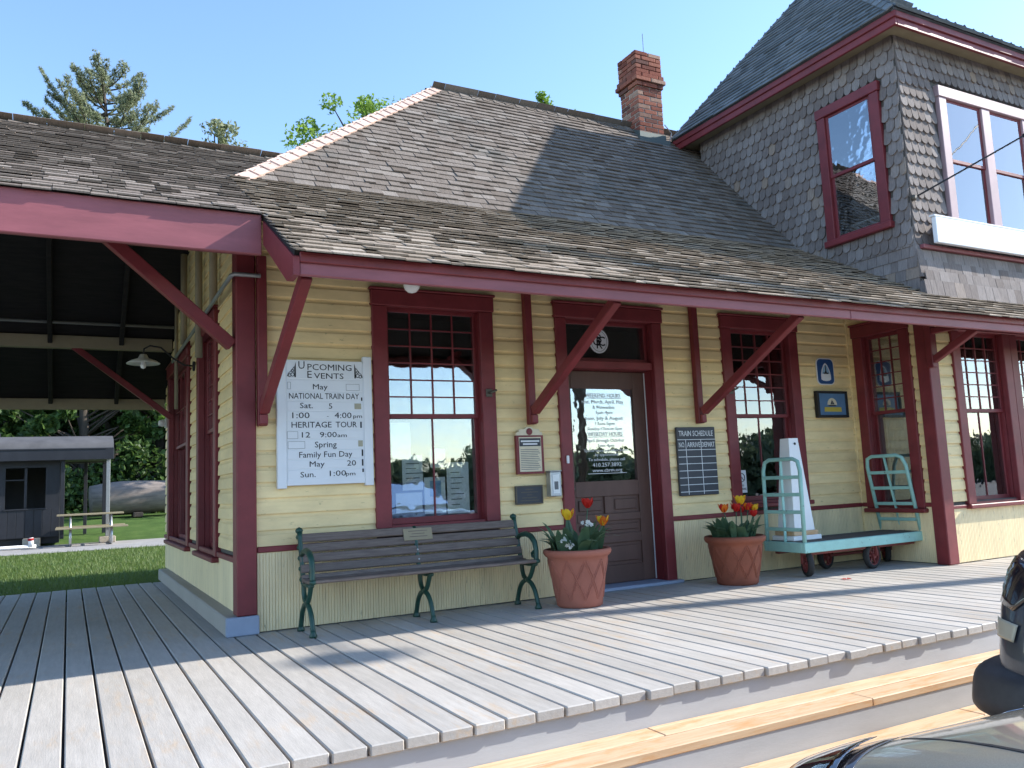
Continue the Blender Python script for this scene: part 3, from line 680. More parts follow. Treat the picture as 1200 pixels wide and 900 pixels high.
# lower roof over the front porch
XW = -.09
pr = MB(); pr.slab([(XW, EY+.045, lowz(EY+.045)), (XE, EY+.045, lowz(EY+.045)), (XE, BY+.1, lowz(BY+.1)), (XW, BY+.1, lowz(BY+.1))], .035)
porch = pr.build('porch_roof', 'dark_under', station)
lowV = Vector((0, 1, LS)).normalized(); LL = (BY-EY)*math.sqrt(1+LS*LS)
sh = shingle_plane((XW-.01, EY-.02, EZ-.011), (1, 0, 0), lowV, [(0, 0), (XE-XW, 0), (XE-XW, LL+.02), (0, LL+.02)], thick=.008, jit=.005, lf=1.6)
emit(sh, porch, 'porch_shingle', 70)
# canopy roof to the left
CY0, CRY = -.80, 1.95; CRZ = lowz(CRY); CX0 = -7.2; CY1 = 5.65
cr = MB(); cr.slab([(CX0, CY0+.05, lowz(CY0+.05)), (XW-.0015, CY0+.05, lowz(CY0+.05)), (XW-.0015, BY, lowz(BY)), (.92, CRY, CRZ), (CX0, CRY, CRZ)], .035)
zb = CRZ-LS*(CY1-CRY)
cr.slab([(.92, CRY, CRZ), (1.0, CY1, zb), (CX0, CY1, zb), (CX0, CRY, CRZ)], .035)
canopy = cr.build('canopy_roof', 'dark_under', station)
cl = (CRY-CY0)*math.sqrt(1+LS*LS)
y_ = lambda y: (y-CY0)*math.sqrt(1+LS*LS)
sh = shingle_plane((CX0, CY0-.02, lowz(CY0)-.011), (1, 0, 0), lowV, [(0, 0), (XW-CX0-.012, 0), (XW-CX0-.012, y_(BY)), (.94-CX0, cl), (0, cl)], thick=.0075, jit=.007, lf=1.35, mat='canopy_shingle', v0=0)
emit(sh, canopy, 'canopy_shingle', 30)
sh = shingle_plane((1.0, CY1+.02, zb-.011), (-1, 0, 0), (0, -1, LS), [(0, 0), (1.0-CX0, 0), (1.0-CX0, (CY1-CRY)*math.sqrt(1+LS*LS)), (.08, (CY1-CRY)*math.sqrt(1+LS*LS))], wr=(.2, .4), thick=.013); emit(sh, canopy, 'canopy_shingle', 0)
caps((CX0, CRY, CRZ-.014), (.90, CRY, CRZ-.014), .10, .16, 'canopy_shingle', 'ridge_cap', ((0, -LS, 1), (0, LS, 1)), canopy)
# rear lower roof of the main building
m = MB(); m.slab([(XE, DEPTH+.9, lowz(BY)-LS*(DEPTH+.9-2*RY+BY)), (1.0, DEPTH+.9, lowz(BY)-LS*(DEPTH+.9-2*RY+BY)), (1.0, 2*RY-BY, BZ), (XE, 2*RY-BY, BZ)], .05); m.build('rear_porch_roof', 'shingle', station)
# fascias
m = MB(); m.cbox(XW+.03, 4.62, -1.640, -1.602, 2.262, 2.352, .006); m.build('fascia', 'fascia', station)
m = MB(); m.cbox(4.623, XE, -1.640, -1.602, 2.262, 2.352, .006); m.build('fascia', 'fascia', station)
m = MB(); m.cbox(XW+.028, XE, -1.664, -1.6405, 2.335, 2.398, .005); m.build('fascia_moulding', 'maroon', station)
m = MB(); m.prism([(-1.662, 2.255), (-1.662, lowz(-1.662)-.036), (CY0-.03, lowz(CY0-.03)-.036), (CY0-.03, lowz(CY0-.03)-.20), (-1.50, 2.255)], XW-.012, XW+.026, 'x'); m.build('rake_board', 'maroon', station)
m = MB(); m.cbox(CX0, XW-.0125, CY0+.010, CY0+.048, lowz(CY0)-.275, lowz(CY0)+.004, .006); m.build('canopy_fascia', 'fascia', station)
m = MB(); m.cbox(CX0, -.004, -.14, -.064, 2.80, 3.03, .008); m.build('canopy_beam', 'fascia', station)
m = MB(); m.cbox(CX0, XW-.02, CY1-.07, CY1-.03, zb-.165, zb-.022, .006); m.build('canopy_fascia', 'under_beam', station)
m = MB(); m.cbox(CX0, -.13, 4.46, 4.56, 2.80, 2.95, .006); m.build('canopy_beam', 'under_beam', station)
m = MB(); m.beam((-.165, .02, 2.12), (-1.05, -.10, 2.86), .09, .085, (0, 1, 0)); m.build('canopy_brace', 'maroon', station)
m = MB(); m.beam((-.13, 4.5, 1.98), (-1.25, 4.5, 2.86), .07, .07, (0, 1, 0)); m.build('canopy_brace', 'maroon', station)
m = MB(); m.beam((-6.85, -.10, 1.98), (-5.6, -.10, 2.80), .08, .08, (0, 1, 0)); m.build('canopy_brace', 'maroon', station)
for yy in (-.10, 4.5):
    m = MB(); m.cbox(-6.98, -6.84, yy-.07, yy+.07, .002, 2.76, .008); m.build('canopy_post', 'maroon', station)
# soffit boards under the canopy slopes
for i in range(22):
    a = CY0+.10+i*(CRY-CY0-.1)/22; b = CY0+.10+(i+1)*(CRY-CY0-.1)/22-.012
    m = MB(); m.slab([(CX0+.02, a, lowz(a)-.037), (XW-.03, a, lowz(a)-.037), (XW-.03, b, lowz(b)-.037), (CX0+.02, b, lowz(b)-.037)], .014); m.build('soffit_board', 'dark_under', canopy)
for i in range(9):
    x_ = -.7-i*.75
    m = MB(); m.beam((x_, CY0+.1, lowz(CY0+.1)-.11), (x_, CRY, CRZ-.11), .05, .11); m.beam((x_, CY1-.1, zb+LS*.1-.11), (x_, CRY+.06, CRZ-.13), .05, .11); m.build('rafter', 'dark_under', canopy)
# conduits on the side wall, pipe under the canopy
pp = MB(); pp.tube([(-.04, -.09, 2.60), (-.55, -.09, 2.60)] if 0 else [(.02, -.125, 2.635), (-.17, -.125, 2.635), (-.19, -.10, 2.625), (-.185, .9, 2.62), (-.185, 2.2, 2.60), (-.185, 3.9, 2.58)], .017, 8); pp.build('conduit', 'metal', station, True)
for yy, z0, z1 in ((.85, 2.62, 3.55), (1.75, 2.3, 3.9), (2.9, 2.62, 3.6), (3.6, 2.0, 3.3)):
    m = MB(); m.tube([(-.175, yy, z0), (-.175, yy, z1)], .035 if yy < 3 else .02, 10); m.build('conduit', 'under_beam', station, True)
m = MB(); m.tube([(CX0, 4.2, 3.05), (-.14, 4.2, 3.05)], .018, 8); m.build('conduit', 'metal', station, True)

# --- tower
tw = MB()
tw.box(TX0, TX0+.1, TY0, TY1, 2.7, 5.62); tw.box(TX0+.1, TX1, TY0, TY0+.1, 2.7, 5.62); tw.box(TX1-.1, TX1, TY0+.1, TY1, 2.7, 5.62); tw.box(TX0+.1, TX1-.1, TY1-.1, TY1, 2.7, 5.62)
tower = tw.build('tower_wall', 'interior', station)
# windows cut as boxes set proud: left and front
TWL = (-.10, .745, 3.62, 5.21); TWF = (7.17, 8.86, 3.60, 5.17)
def scal_unit():
    n = 7; pts = [(0, 1.0), (0, .29)]+[(.5-.5*math.cos(math.pi*i/n), .29-.29*math.sin(math.pi*i/n)) for i in range(1, n)]+[(1, .29), (1, 1.0)]
    k = len(pts); m = MB()
    m.v = [(a, -1.0+.9*b, b) for a, b in pts]+[(a, 0, b) for a, b in pts]
    m.f = [tuple(range(k)), tuple(range(2*k-1, k-1, -1))]+[(i, i+k, (i+1) % k+k, (i+1) % k) for i in range(k)]; return m
SCU = scal_unit()
def straight_unit():
    m = MB(); m.v = [(0, -1, 0), (1, -1, 0), (1, -.1, 1), (0, -.1, 1), (0, 0, 0), (1, 0, 0), (1, 0, 1), (0, 0, 1)]
    m.f = [(0, 1, 2, 3), (7, 6, 5, 4), (0, 4, 5, 1), (1, 5, 6, 2), (2, 6, 7, 3), (3, 7, 4, 0)]; return m
STU = straight_unit()
def scallops(mw, u0, u1, z0, z1, openings, lower):
    out = []; e, wd = .128, .108; z = z0; row = 0
    while z < z1:
        u = u0-(wd/2 if row % 2 else 0)
        while u < u1:
            ww = wd*random.uniform(.93, 1.0)
            a, b = u+.001, u+ww-.002; u += wd; mid = (a+b)/2
            if a < u0-.03 or b > u1+.03: 
                a, b = max(a, u0), min(b, u1)
                if b-a < .02: continue
            if any(p < b and q > a and c < z+e and d > z+.05 for p, q, c, d in openings): 
                if any(p < mid < q and c < z+.07 < d for p, q, c, d in openings): continue
            if lower and z+e < lower(mid): continue
            m = mw @ Matrix.Translation((a, -.001-random.uniform(0, .003), z+random.uniform(-.004, .004))) @ Matrix.Diagonal((b-a, .031, e*1.5, 1))
            P = m.translation; d = P-CAMLOC; f = d.dot(_f)
            px = abs(d.dot(_r)/f*965.6); py = abs(d.dot(_u)/f*965.6); nrm = (mw.to_3x3() @ Vector((0, -1, 0)))
            s = abs(nrm.dot(d.normalized()))/d.length_squared if (f > 0 and px < 600 and py < 450) else 0
            out.append((s, m))
        z += e; row += 1
    return out
MTL = Matrix.Translation((TX0, 0, 0)) @ RZL; MTF = Matrix.Translation((0, TY0, 0))
la = scallops(MTL, -TY1+.02, -TY0+.012, 3.30, 5.58, [(TWL[0]-.02, TWL[1]+.02, TWL[2]-.06, TWL[3]+.03)], lambda u: (BZ+(RZ-BZ)/(RY-BY)*(-u-BY) if -u > BY else lowz(-u))-.02)
lb = scallops(MTF, TX0+.012, TX1, 3.30, 5.58, [(TWF[0]-.02, TWF[1]+.02, TWF[2]-.06, TWF[3]+.03)], None)
emit(la+lb, tower, 'scallop', 300, 'scalloped_shingle', SCU)
# skirt: plain shingles that flare out towards the porch roof
sk = []
for r_ in range(6):
    z = 2.70+r_*.118; fl = max(0, (3.30-z)/.6)**1.5*.14
    for (mw, u0, u1) in ((MTL, -.45, -TY0), (MTF, TX0, TX1)):
        u = u0-random.uniform(0, .1)
        fr = fl if mw is MTF else fl*.25
        while u < u1+(fr if mw is MTL else 0):
            wd = random.uniform(.08, .17)
            a, b = max(u, u0-(fr if mw is MTF else 0)), min(u+wd-.004, u1+(fl if mw is MTL else 0)); u += wd
            if b-a > .02: sk.append((1, mw @ Matrix.Translation((a, -fr+.004*random.random(), z)) @ Matrix.Diagonal((b-a, .026, .19, 1))))
f = MB()
for s, m in sk: f.add(STU.v, STU.f, m)
f.prism([(-TY0-.001, 2.62), (-TY0+.13, 2.66), (-TY0+.03, 3.02), (-TY0-.001, 3.32)], -TX1, -TX0+.0, 'y', Matrix(((0, -1, 0, 0), (-1, 0, 0, 0), (0, 0, 1, 0), (0, 0, 0, 1))))
f.build('skirt_shingle_field', 'scallop', tower, kind='stuff')
m = MB(); m.cbox(TX0+.06, TX1, TY0-.075, TY0-.022, 3.255, 3.30, .005); m.build('belt_moulding', 'fascia', tower)
def tower_window(mw, o, cas, n, name='window'):
    x0, x1, z0, z1 = o; m = MB(); T = -.055
    m.cbox(x0, x0+cas, T, 0, z0, z1-cas, .006); m.cbox(x1-cas, x1, T, 0, z0, z1-cas, .006); m.cbox(x0-.01, x1+.01, T-.01, 0, z1-cas+.001, z1, .006); m.cbox(x0-.02, x1+.02, T-.03, 0, z0-.075, z0-.001, .008)
    if n == 2: xm = (x0+x1)/2; m.cbox(xm-cas*.6, xm+cas*.6, T, 0, z0, z1-cas, .006)
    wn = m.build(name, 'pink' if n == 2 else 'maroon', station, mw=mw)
    spans = [(x0+cas, x1-cas)] if n == 1 else [(x0+cas, xm-cas*.6), (xm+cas*.6, x1-cas)]
    zm = z0+(z1-cas-z0)*.50
    for a, b in spans:
        for (c, d, y) in ((zm-.01, z1-cas, -.030), (z0, zm+.02, -.015)):
            s = MB(); st = .038
            s.cbox(a, a+st, y, y+.013, c, d, .003); s.cbox(b-st, b, y, y+.013, c, d, .003); s.cbox(a+st, b-st, y, y+.013, c, c+st, .003); s.cbox(a+st, b-st, y, y+.013, d-st*.8, d, .003)
            s.build('sash', 'maroon', wn); pane(wn, a+st, b-st, y+.007, c+st, d-st*.8)
        s = MB(); s.box(a, b, -.0012, -.0006, z0, z1-cas); s.build('dark_room_card', 'dark_under', wn)  # flat dark card painted as the unlit room behind the glass
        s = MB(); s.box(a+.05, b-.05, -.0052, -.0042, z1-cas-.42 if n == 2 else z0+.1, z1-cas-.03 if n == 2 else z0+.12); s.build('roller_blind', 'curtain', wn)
    return wn
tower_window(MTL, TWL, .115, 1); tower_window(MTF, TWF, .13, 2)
# tower roof: hip with a short ridge
ex0, ex1, ey0, ey1, ez = 6.28, TX1+.27, -1.20, 2.42, 5.76
yr, zr, xa = 1.20, 8.04, 8.15; A = (xa, yr, zr); B = (ex1-(xa-ex0), yr, zr)
tr = MB(); c0, c1, c2, c3 = (ex0, ey0, ez), (ex1, ey0, ez), (ex1, ey1, ez), (ex0, ey1, ez)
tr.slab([c0, c1, B, A], .05); tr.slab([c3, c0, A], .05); tr.slab([c1, c2, B], .05); tr.slab([c2, c3, A, B], .05)
troof = tr.build('tower_roof', 'tower_roof', station)
ls = []
for p0, p1, tops in ((c3, c0, (A,)), (c0, c1, (B, A)), (c1, c2, (B,)), (c2, c3, (A, B))):
    p0, p1 = Vector(p0), Vector(p1); U = (p1-p0).normalized(); T = Vector(tops[0])-p0; V = (T-U*T.dot(U)).normalized()
    poly = [((q-p0).dot(U), (q-p0).dot(V)) for q in [p0, p1]+[Vector(t) for t in tops]]
    ls += shingle_plane(p0-V*.03, U, V, poly, e=.11, wr=(.10, .26), thick=.010)
emit(ls, troof, 'tower_roof', 120)
for a in (c0, c3, c1, c2):
    b = A if a in (c0, c3) else B
    caps(a, b, .08, .2, 'tower_roof', 'hip_cap', ((0, -.95, 1) if a in (c0, c1) else (0, 2.2, 1), ((-1 if a in (c0, c3) else 1)*1.22, 0, 1)), troof)
m = MB(); m.cbox(ex0+.02, ex0+.055, ey0+.02, ey1-.02, 5.585, 5.725, .006); m.cbox(ex0+.0, ex0+.0195, ey0+.0, ey1-.0, 5.665, 5.735, .006); m.build('tower_fascia', 'maroon', troof)
m = MB(); m.cbox(ex0+.056, ex1-.02, ey0+.02, ey0+.055, 5.585, 5.725, .006); m.cbox(ex0+.02, ex1, ey0, ey0+.0195, 5.665, 5.735, .006); m.build('tower_fascia', 'maroon', troof)
m = MB(); m.box(ex0+.056, ex1-.056, ey0+.056, ey1-.056, 5.64, 5.665); m.build('tower_soffit', 'under_beam', troof)

# --- chimney, brick by brick

CX, CYc, CW, CD = 5.93, 2.62, .43, .40
core = MB(); core.box(CX-CW/2+.008, CX+CW/2-.008, CYc-CD/2+.008, CYc+CD/2-.008, 5.2, 7.0); chim = core.build('chimney', 'mortar', station)
br = MB(); br.cbox(0, 1, 0, 1, 0, 1, .05); BRK = br.mesh('brick', 'brick')
row = 0; z = 5.50
while z < 6.985:
    off = 0
    if z > 6.50: off = .0
    if 6.44 < z < 6.53: off = .022
    elif 6.53 <= z < 6.60: off = .05
    elif 6.60 <= z < 6.67: off = .032
    elif z >= 6.67: off = .012
    x0, x1, y0, y1 = CX-CW/2-off, CX+CW/2+off, CYc-CD/2-off, CYc+CD/2+off; hgt = .056; bl = .205; bd = .095
    def put(ax, ay, bx, by): link_mesh('brick', BRK, chim, Matrix.Translation((ax+random.uniform(-.003, .003), ay+random.uniform(-.003, .003), z)) @ Matrix.Diagonal((bx-ax, by-ay, hgt, 1)))
    if row % 2 == 0:
        h = (x1-x0-.01)/2
        for i in (0, 1):
            put(x0+i*(h+.01), y0, x0+i*(h+.01)+h, y0+bd); put(x0+i*(h+.01), y1-bd, x0+i*(h+.01)+h, y1)
        my = y1-y0-2*bd-.02
        for xx in (x0, x1-bd): put(xx, y0+bd+.01, xx+bd, y0+bd+.01+my)
    else:
        h = (y1-y0-.01)/2
        for i in (0, 1):
            put(x0, y0+i*(h+.01), x0+bd, y0+i*(h+.01)+h); put(x1-bd, y0+i*(h+.01), x1, y0+i*(h+.01)+h)
        my = x1-x0-2*bd-.02
        for yy in (y0, y1-bd): put(x0+bd+.01, yy, x0+bd+.01+my, yy+bd)
    z += .0655; row += 1
m = MB(); m.prism([(CYc-CD/2-.015, 5.60), (CYc-CD/2-.015, 5.80), (CYc+CD/2+.015, 6.02), (CYc+CD/2+.015, 5.60)], CX-CW/2-.014, CX+CW/2+.014, 'x'); m.box(CX-CW/2-.05, CX+CW/2+.05, CYc-CD/2-.06, CYc-CD/2, 5.60, 5.70); m.build('chimney_flashing', 'flashing', chim)
m = MB(); m.tube([(CX+.10, CYc, 6.98), (CX+.10, CYc, 7.42)], .006, 6); m.build('lightning_rod', 'metal', chim)
m = MB(); m.tube([(CX+CW/2+.05, CYc-CD/2, 5.62), (CX+CW/2+.13, CYc-CD/2, 5.86), (CX+CW/2+.03, CYc-CD/2+.02, 5.98)], .008, 6); m.build('lightning_cable', 'metal', chim)
# ------------------------------------------------------------------ signs on the wall
ev = thing('events_sign', 'white Upcoming Events notice board with slotted letter rows left of the window', 'notice board', (0, 0, 0))
m = MB(); m.cbox(.212, .826, -.060, -.034, 1.085, 2.005, .003); m.build('board', 'white', ev)
for a, b, c, d in ((.145, .215, 1.035, 2.03), (.822, .892, 1.035, 2.055)): m = MB(); m.cbox(a, b, -.068, -.026, c, d, .004); m.build('upright', 'white', ev)
m = MB(); m.cbox(.2155, .8215, -.066, -.060, 1.055, 1.105, .003); m.build('bottom_rail', 'white', ev)
def ez_(py): return 2.02-(py-424)*.00688
def ex_(px): return .14+(px-322)*.00677
FY = -.0612
# plates: every row is a strip slid into the board
rows = [(447.5, 459.5), (461, 470.5), (472, 481.5), (483, 492), (493.5, 502.5), (504, 513), (514.5, 524.5), (526, 535.5), (537, 546), (547.5, 557.5)]
m = MB(); m.cbox(.222, .816, -.0648, -.0604, ez_(446), ez_(425), .002); m.build('header_panel', 'white', ev)
for i, (a, b) in enumerate(rows):
    m = MB(); m.cbox(.222, .816-random.uniform(.0, .006), -.0640-.0006*(i % 2), -.0604, ez_(b), ez_(a), .0015); m.build('letter_strip', 'white', ev)
FY = -.0655
def et(tx, px0, px1, py, cap, mat='black'): text('lettering', tx, cap*1.42, ex_((px0+px1)/2), FY, ez_(py), mat, ev, width=(px1-px0)*.00677)
et('U', 347.2, 354.2, 431.2, .060); et('PCOMING', 357.5, 409, 433, .048); et('E', 357, 362, 441.5, .055); et('VENTS', 365, 399.5, 442.8, .044)
et('May', 363, 380, 455.2, .042); et('NATIONAL TRAIN DAY', 336, 417, 465.8, .045); et('Sat.', 348.5, 363, 476.5, .042); et('5', 381.5, 385.5, 477, .042)
et('1:00', 338.5, 358, 487.5, .045); et('-', 379, 381, 488, .03, 'grey_ink'); et('4:00', 388, 408, 487.5, .045); et('pm', 410, 420.5, 488.4, .03)
et('HERITAGE', 338.5, 384, 498, .045); et('TOUR', 389, 414, 498, .045); et('12', 349, 358.5, 509.2, .042); et('9:00', 370.5, 390, 509.2, .042); et('am', 391, 402, 510, .03)
et('Spring', 364.5, 389.5, 520.2, .045); et('Family Fun Day', 346.5, 407.5, 531.2, .045); et('May', 358, 375, 541.6, .042); et('20', 401.5, 412, 541.6, .042)
et('Sun.', 348, 365, 553, .042); et('1:00', 380, 399, 552.6, .042); et('pm', 400, 411, 553.4, .03)
for px, py, mt, wd, hg in ((415.7, 476.8, 'blank_gap', 8, 6.5), (418, 519.3, 'blank_gap', 5.5, 7), (419, 498, 'black', 1.7, 7), (420.5, 468.5, 'black', 1.6, 4), (420, 530, 'black', 1.8, 7.5), (420, 541, 'black', 1.8, 7.5), (420.3, 550, 'black', 1.8, 4)):
    card(ev, ex_(px-wd/2), ex_(px+wd/2), ez_(py+hg/2), ez_(py-hg/2), FY-.0006, mt, 'strip_gap')
for px, py, wd, hg in ((336.5, 454, 3.6, 8), (410, 455, 16, 7.5), (339.8, 509, 12, 8), (344, 520, 19, 8)):
    r_ = MB(); x0, x1, z0, z1 = ex_(px-wd/2), ex_(px+wd/2), ez_(py+hg/2), ez_(py-hg/2); t_ = .0022
    r_.box(x0, x1, FY-.0004, FY, z1-t_, z1); r_.box(x0, x1, FY-.0004, FY, z0, z0+t_); r_.box(x0, x0+t_, FY-.0004, FY, z0+t_, z1-t_); r_.box(x1-t_, x1, FY-.0004, FY, z0+t_, z1-t_); r_.build('strip_plate_outline', 'grey_ink', ev)
for s, px in ((1, 344.3), (-1, 412.3)):
    o_ = MB(); X = ex_(px); z0 = ez_(444.5)
    o_.prism([(X, z0), (X-s*.012, z0), (X-s*.012, z0+.075), (X, z0+.118)], FY-.0008, FY)
    for (cx_, cz_, rr) in ((.026, .020, .013), (.048, .014, .011), (.026, .05, .009)):
        o_.tube([(X-s*cx_+rr*math.cos(a), FY-.0006, z0+cz_+rr*math.sin(a)) for a in [2*math.pi*i/12 for i in range(12)]], .003, 5, True)
    o_.tube([(X-s*.014, FY-.0006, z0+.08), (X-s*.034, FY-.0006, z0+.05), (X-s*.055, FY-.0006, z0+.032), (X-s*.066, FY-.0006, z0+.006)], .0025, 5); o_.build('corner_ornament', 'black', ev)

mk = thing('history_marker', 'small red-framed paper notice with stepped white top left of the door', 'sign')
m = MB(); m.prism([(2.185, 1.075), (2.455, 1.075), (2.455, 1.41), (2.185, 1.41)], -.060, -.026); m.build('frame', 'maroon', mk)
m = MB(); m.prism([(2.19, 1.411), (2.45, 1.411), (2.45, 1.435), (2.425, 1.44), (2.42, 1.462), (2.36, 1.468), (2.345, 1.482), (2.295, 1.482), (2.28, 1.468), (2.22, 1.462), (2.215, 1.44), (2.19, 1.435)], -.056, -.028); m.build('crest', 'cream', mk)
m = MB(); m.lathe([(.0, 0), (.030, 0), (.030, .004), (.022, .006), (.0, .006)], 20, mat=Matrix.Translation((2.32, -.056, 1.443)) @ Matrix.Rotation(R(90), 4, 'X')); m.build('seal', 'maroon', mk)
card(mk, 2.21, 2.43, 1.095, 1.395, -.0620, 'cream', 'paper'); card(mk, 2.214, 2.426, 1.315, 1.385, -.0634, 'slate', 'title_panel')
for k in range(12): card(mk, 2.222, 2.222+.17+.025*((k*7) % 4)/3, 1.112+k*.0155, 1.1175+k*.0155, -.0630, 'grey_ink', 'text_line')
for k in range(2): card(mk, 2.228+.02*k, 2.412-.02*k, 1.352-k*.025, 1.366-k*.025, -.0642, 'white_ink', 'text_line')

pq = thing('bronze_plaque', 'dark bronze plaque with raised border below the red-framed notice', 'plaque')
m = MB(); m.cbox(2.165, 2.435, -.044, -.024, .815, .975, .003); m.build('plate', 'slate', pq)
m = MB()
for a, b, c, d in ((2.165, 2.435, .963, .976), (2.165, 2.435, .814, .827), (2.165, 2.178, .827, .963), (2.422, 2.435, .827, .963)): m.cbox(a, b, -.050, -.0445, c, d, .002)
m.build('border', 'bronze', pq)
for k, (wd) in enumerate((.08, .17, .05, .15, .19)): card(pq, 2.30-wd/2, 2.30+wd/2, .938-k*.024, .946-k*.024, -.0462, 'bronze', 'raised_line')

bx_ = thing('leaflet_box', 'narrow steel leaflet box beside the door frame', 'box')
m = MB(); m.cbox(2.485, 2.595, -.105, -.024, .87, 1.085, .006); m.build('case', 'steel', bx_)
card(bx_, 2.507, 2.573, .895, 1.06, -.1068, 'paper', 'leaflet'); card(bx_, 2.52, 2.56, .93, 1.00, -.1080, 'grey_ink', 'leaflet_print')
m = MB(); m.cbox(2.48, 2.60, -.112, -.024, 1.086, 1.096, .003); m.build('lid', 'steel', bx_)

ts = thing('train_schedule_board', 'dark slate Train Schedule board with white grid between door and window', 'sign')
m = MB(); m.cbox(3.96, 4.445, -.052, -.024, .805, 1.47, .004); m.build('board', 'slate', ts)
text('lettering', 'TRAIN SCHEDULE', .075, 4.20, -.0535, 1.405, 'white_ink', ts, width=.43)
for tx, xx, wd in (('NO.', 4.015, .075), ('ARRIVE', 4.163, .165), ('DEPART', 4.345, .165)): text('lettering', tx, .070, xx, -.0535, 1.295, 'white_ink', ts, width=wd)
for k in range(8): card(ts, 3.965, 4.44, 1.345-.0 if k == 0 else 1.245-(k-1)*.0675, 1.351 if k == 0 else 1.251-(k-1)*.0675, -.0532, 'white_ink', 'grid_line')
for xx in (4.062, 4.252): card(ts, xx, xx+.006, .81, 1.344, -.0536, 'white_ink', 'grid_line')
mm = MB(); mm.cbox(3.975, 4.43, -.058, -.0525, .808, .816, .001); mm.build('ledge', 'slate', ts)

bl = thing('trail_sign', 'blue rounded trail emblem sign with white ship badge on the siding', 'sign')
def rrect(x0, x1, z0, z1, r): return arc(x1-r, z1-r, r, 0, 90, 5)+arc(x0+r, z1-r, r, 90, 180, 5)+arc(x0+r, z0+r, r, 180, 270, 5)+arc(x1-r, z0+r, r, 270, 360, 5)
m = MB(); m.prism(rrect(5.985, 6.255, 1.925, 2.22, .06), -.034, -.024); m.build('plate', 'white', bl)
m = MB(); m.prism(rrect(5.995, 6.245, 1.935, 2.21, .052), -.0362, -.0345); m.build('blue_face', 'blue', bl)
m = MB(); m.prism([(6.045, 1.985), (6.07, 1.972), (6.12, 1.966), (6.17, 1.972), (6.195, 1.985), (6.196, 2.03), (6.18, 2.09), (6.15, 2.145), (6.12, 2.168), (6.09, 2.145), (6.06, 2.09), (6.044, 2.03)], -.0380, -.0366); m.build('badge', 'white', bl)
m = MB(); m.prism([(6.06, 2.045), (6.18, 2.045), (6.165, 2.095), (6.14, 2.135), (6.12, 2.15), (6.10, 2.135), (6.075, 2.095)], -.0390, -.0382); m.build('badge_sky', 'ltblue', bl)
m = MB(); m.prism([(6.085, 2.045), (6.155, 2.045), (6.165, 2.062), (6.135, 2.06), (6.13, 2.08), (6.124, 2.145), (6.117, 2.145), (6.112, 2.08), (6.10, 2.06), (6.078, 2.062)], -.0400, -.0392); m.build('badge_ship', 'black', bl)

fp = thing('framed_boat_sign', 'black-framed blue sign with boat, sun and gold banner under the trail sign', 'sign')
m = MB()
for a, b, c, d in ((5.915, 6.39, 1.825, 1.852), (5.915, 6.39, 1.56, 1.587), (5.915, 5.945, 1.587, 1.825), (6.36, 6.39, 1.587, 1.825)): m.cbox(a, b, -.075, -.024, c, d, .003)
m.build('frame', 'carblack', fp); card(fp, 5.945, 6.36, 1.587, 1.825, -.060, 'blue2', 'picture')
m = MB(); m.prism([(6.15+.075*math.cos(R(a)), 1.70+.075*math.sin(R(a))) for a in range(0, 181, 15)], -.0620, -.0610); m.build('sun_disc', 'cream', fp)
m = MB(); m.prism([(6.085, 1.70), (6.21, 1.70), (6.20, 1.685), (6.095, 1.685)], -.0634, -.0624); m.prism([(6.12, 1.705), (6.15, 1.705), (6.15, 1.76)], -.0634, -.0624); m.prism([(6.153, 1.705), (6.185, 1.705), (6.153, 1.75)], -.0634, -.0624); m.build('boat', 'slate', fp)
m = MB(); m.prism([(6.02, 1.625), (6.29, 1.625), (6.285, 1.675), (6.025, 1.675)], -.0634, -.0622); m.build('banner', 'gold', fp)

tsn = thing('station_name_board', 'blank sunlit white board fixed below the tower windows', 'sign')
m = MB(); m.cbox(6.70, 10.9, -1.125, -1.075, 3.295, 3.575, .006); m.build('board', 'white2', tsn)
m = MB(); m.cbox(6.685, 10.915, -1.125, -1.06, 3.576, 3.596, .004); m.build('cap_strip', 'white2', tsn)
m = MB()
for xx in (6.9, 8.8, 10.7): m.box(xx, xx+.04, -1.076, -.955, 3.36, 3.55)
m.build('fixing', 'fascia', tsn)

# ------------------------------------------------------------------ bench
bn = thing('park_bench', 'long slatted bench with green cast-iron scroll ends against the station wall', 'bench', (1.185, -.30, 0))
def bl_(m, name, mat, sm=False): return m.build(name, mat, bn, sm)
BL = .915
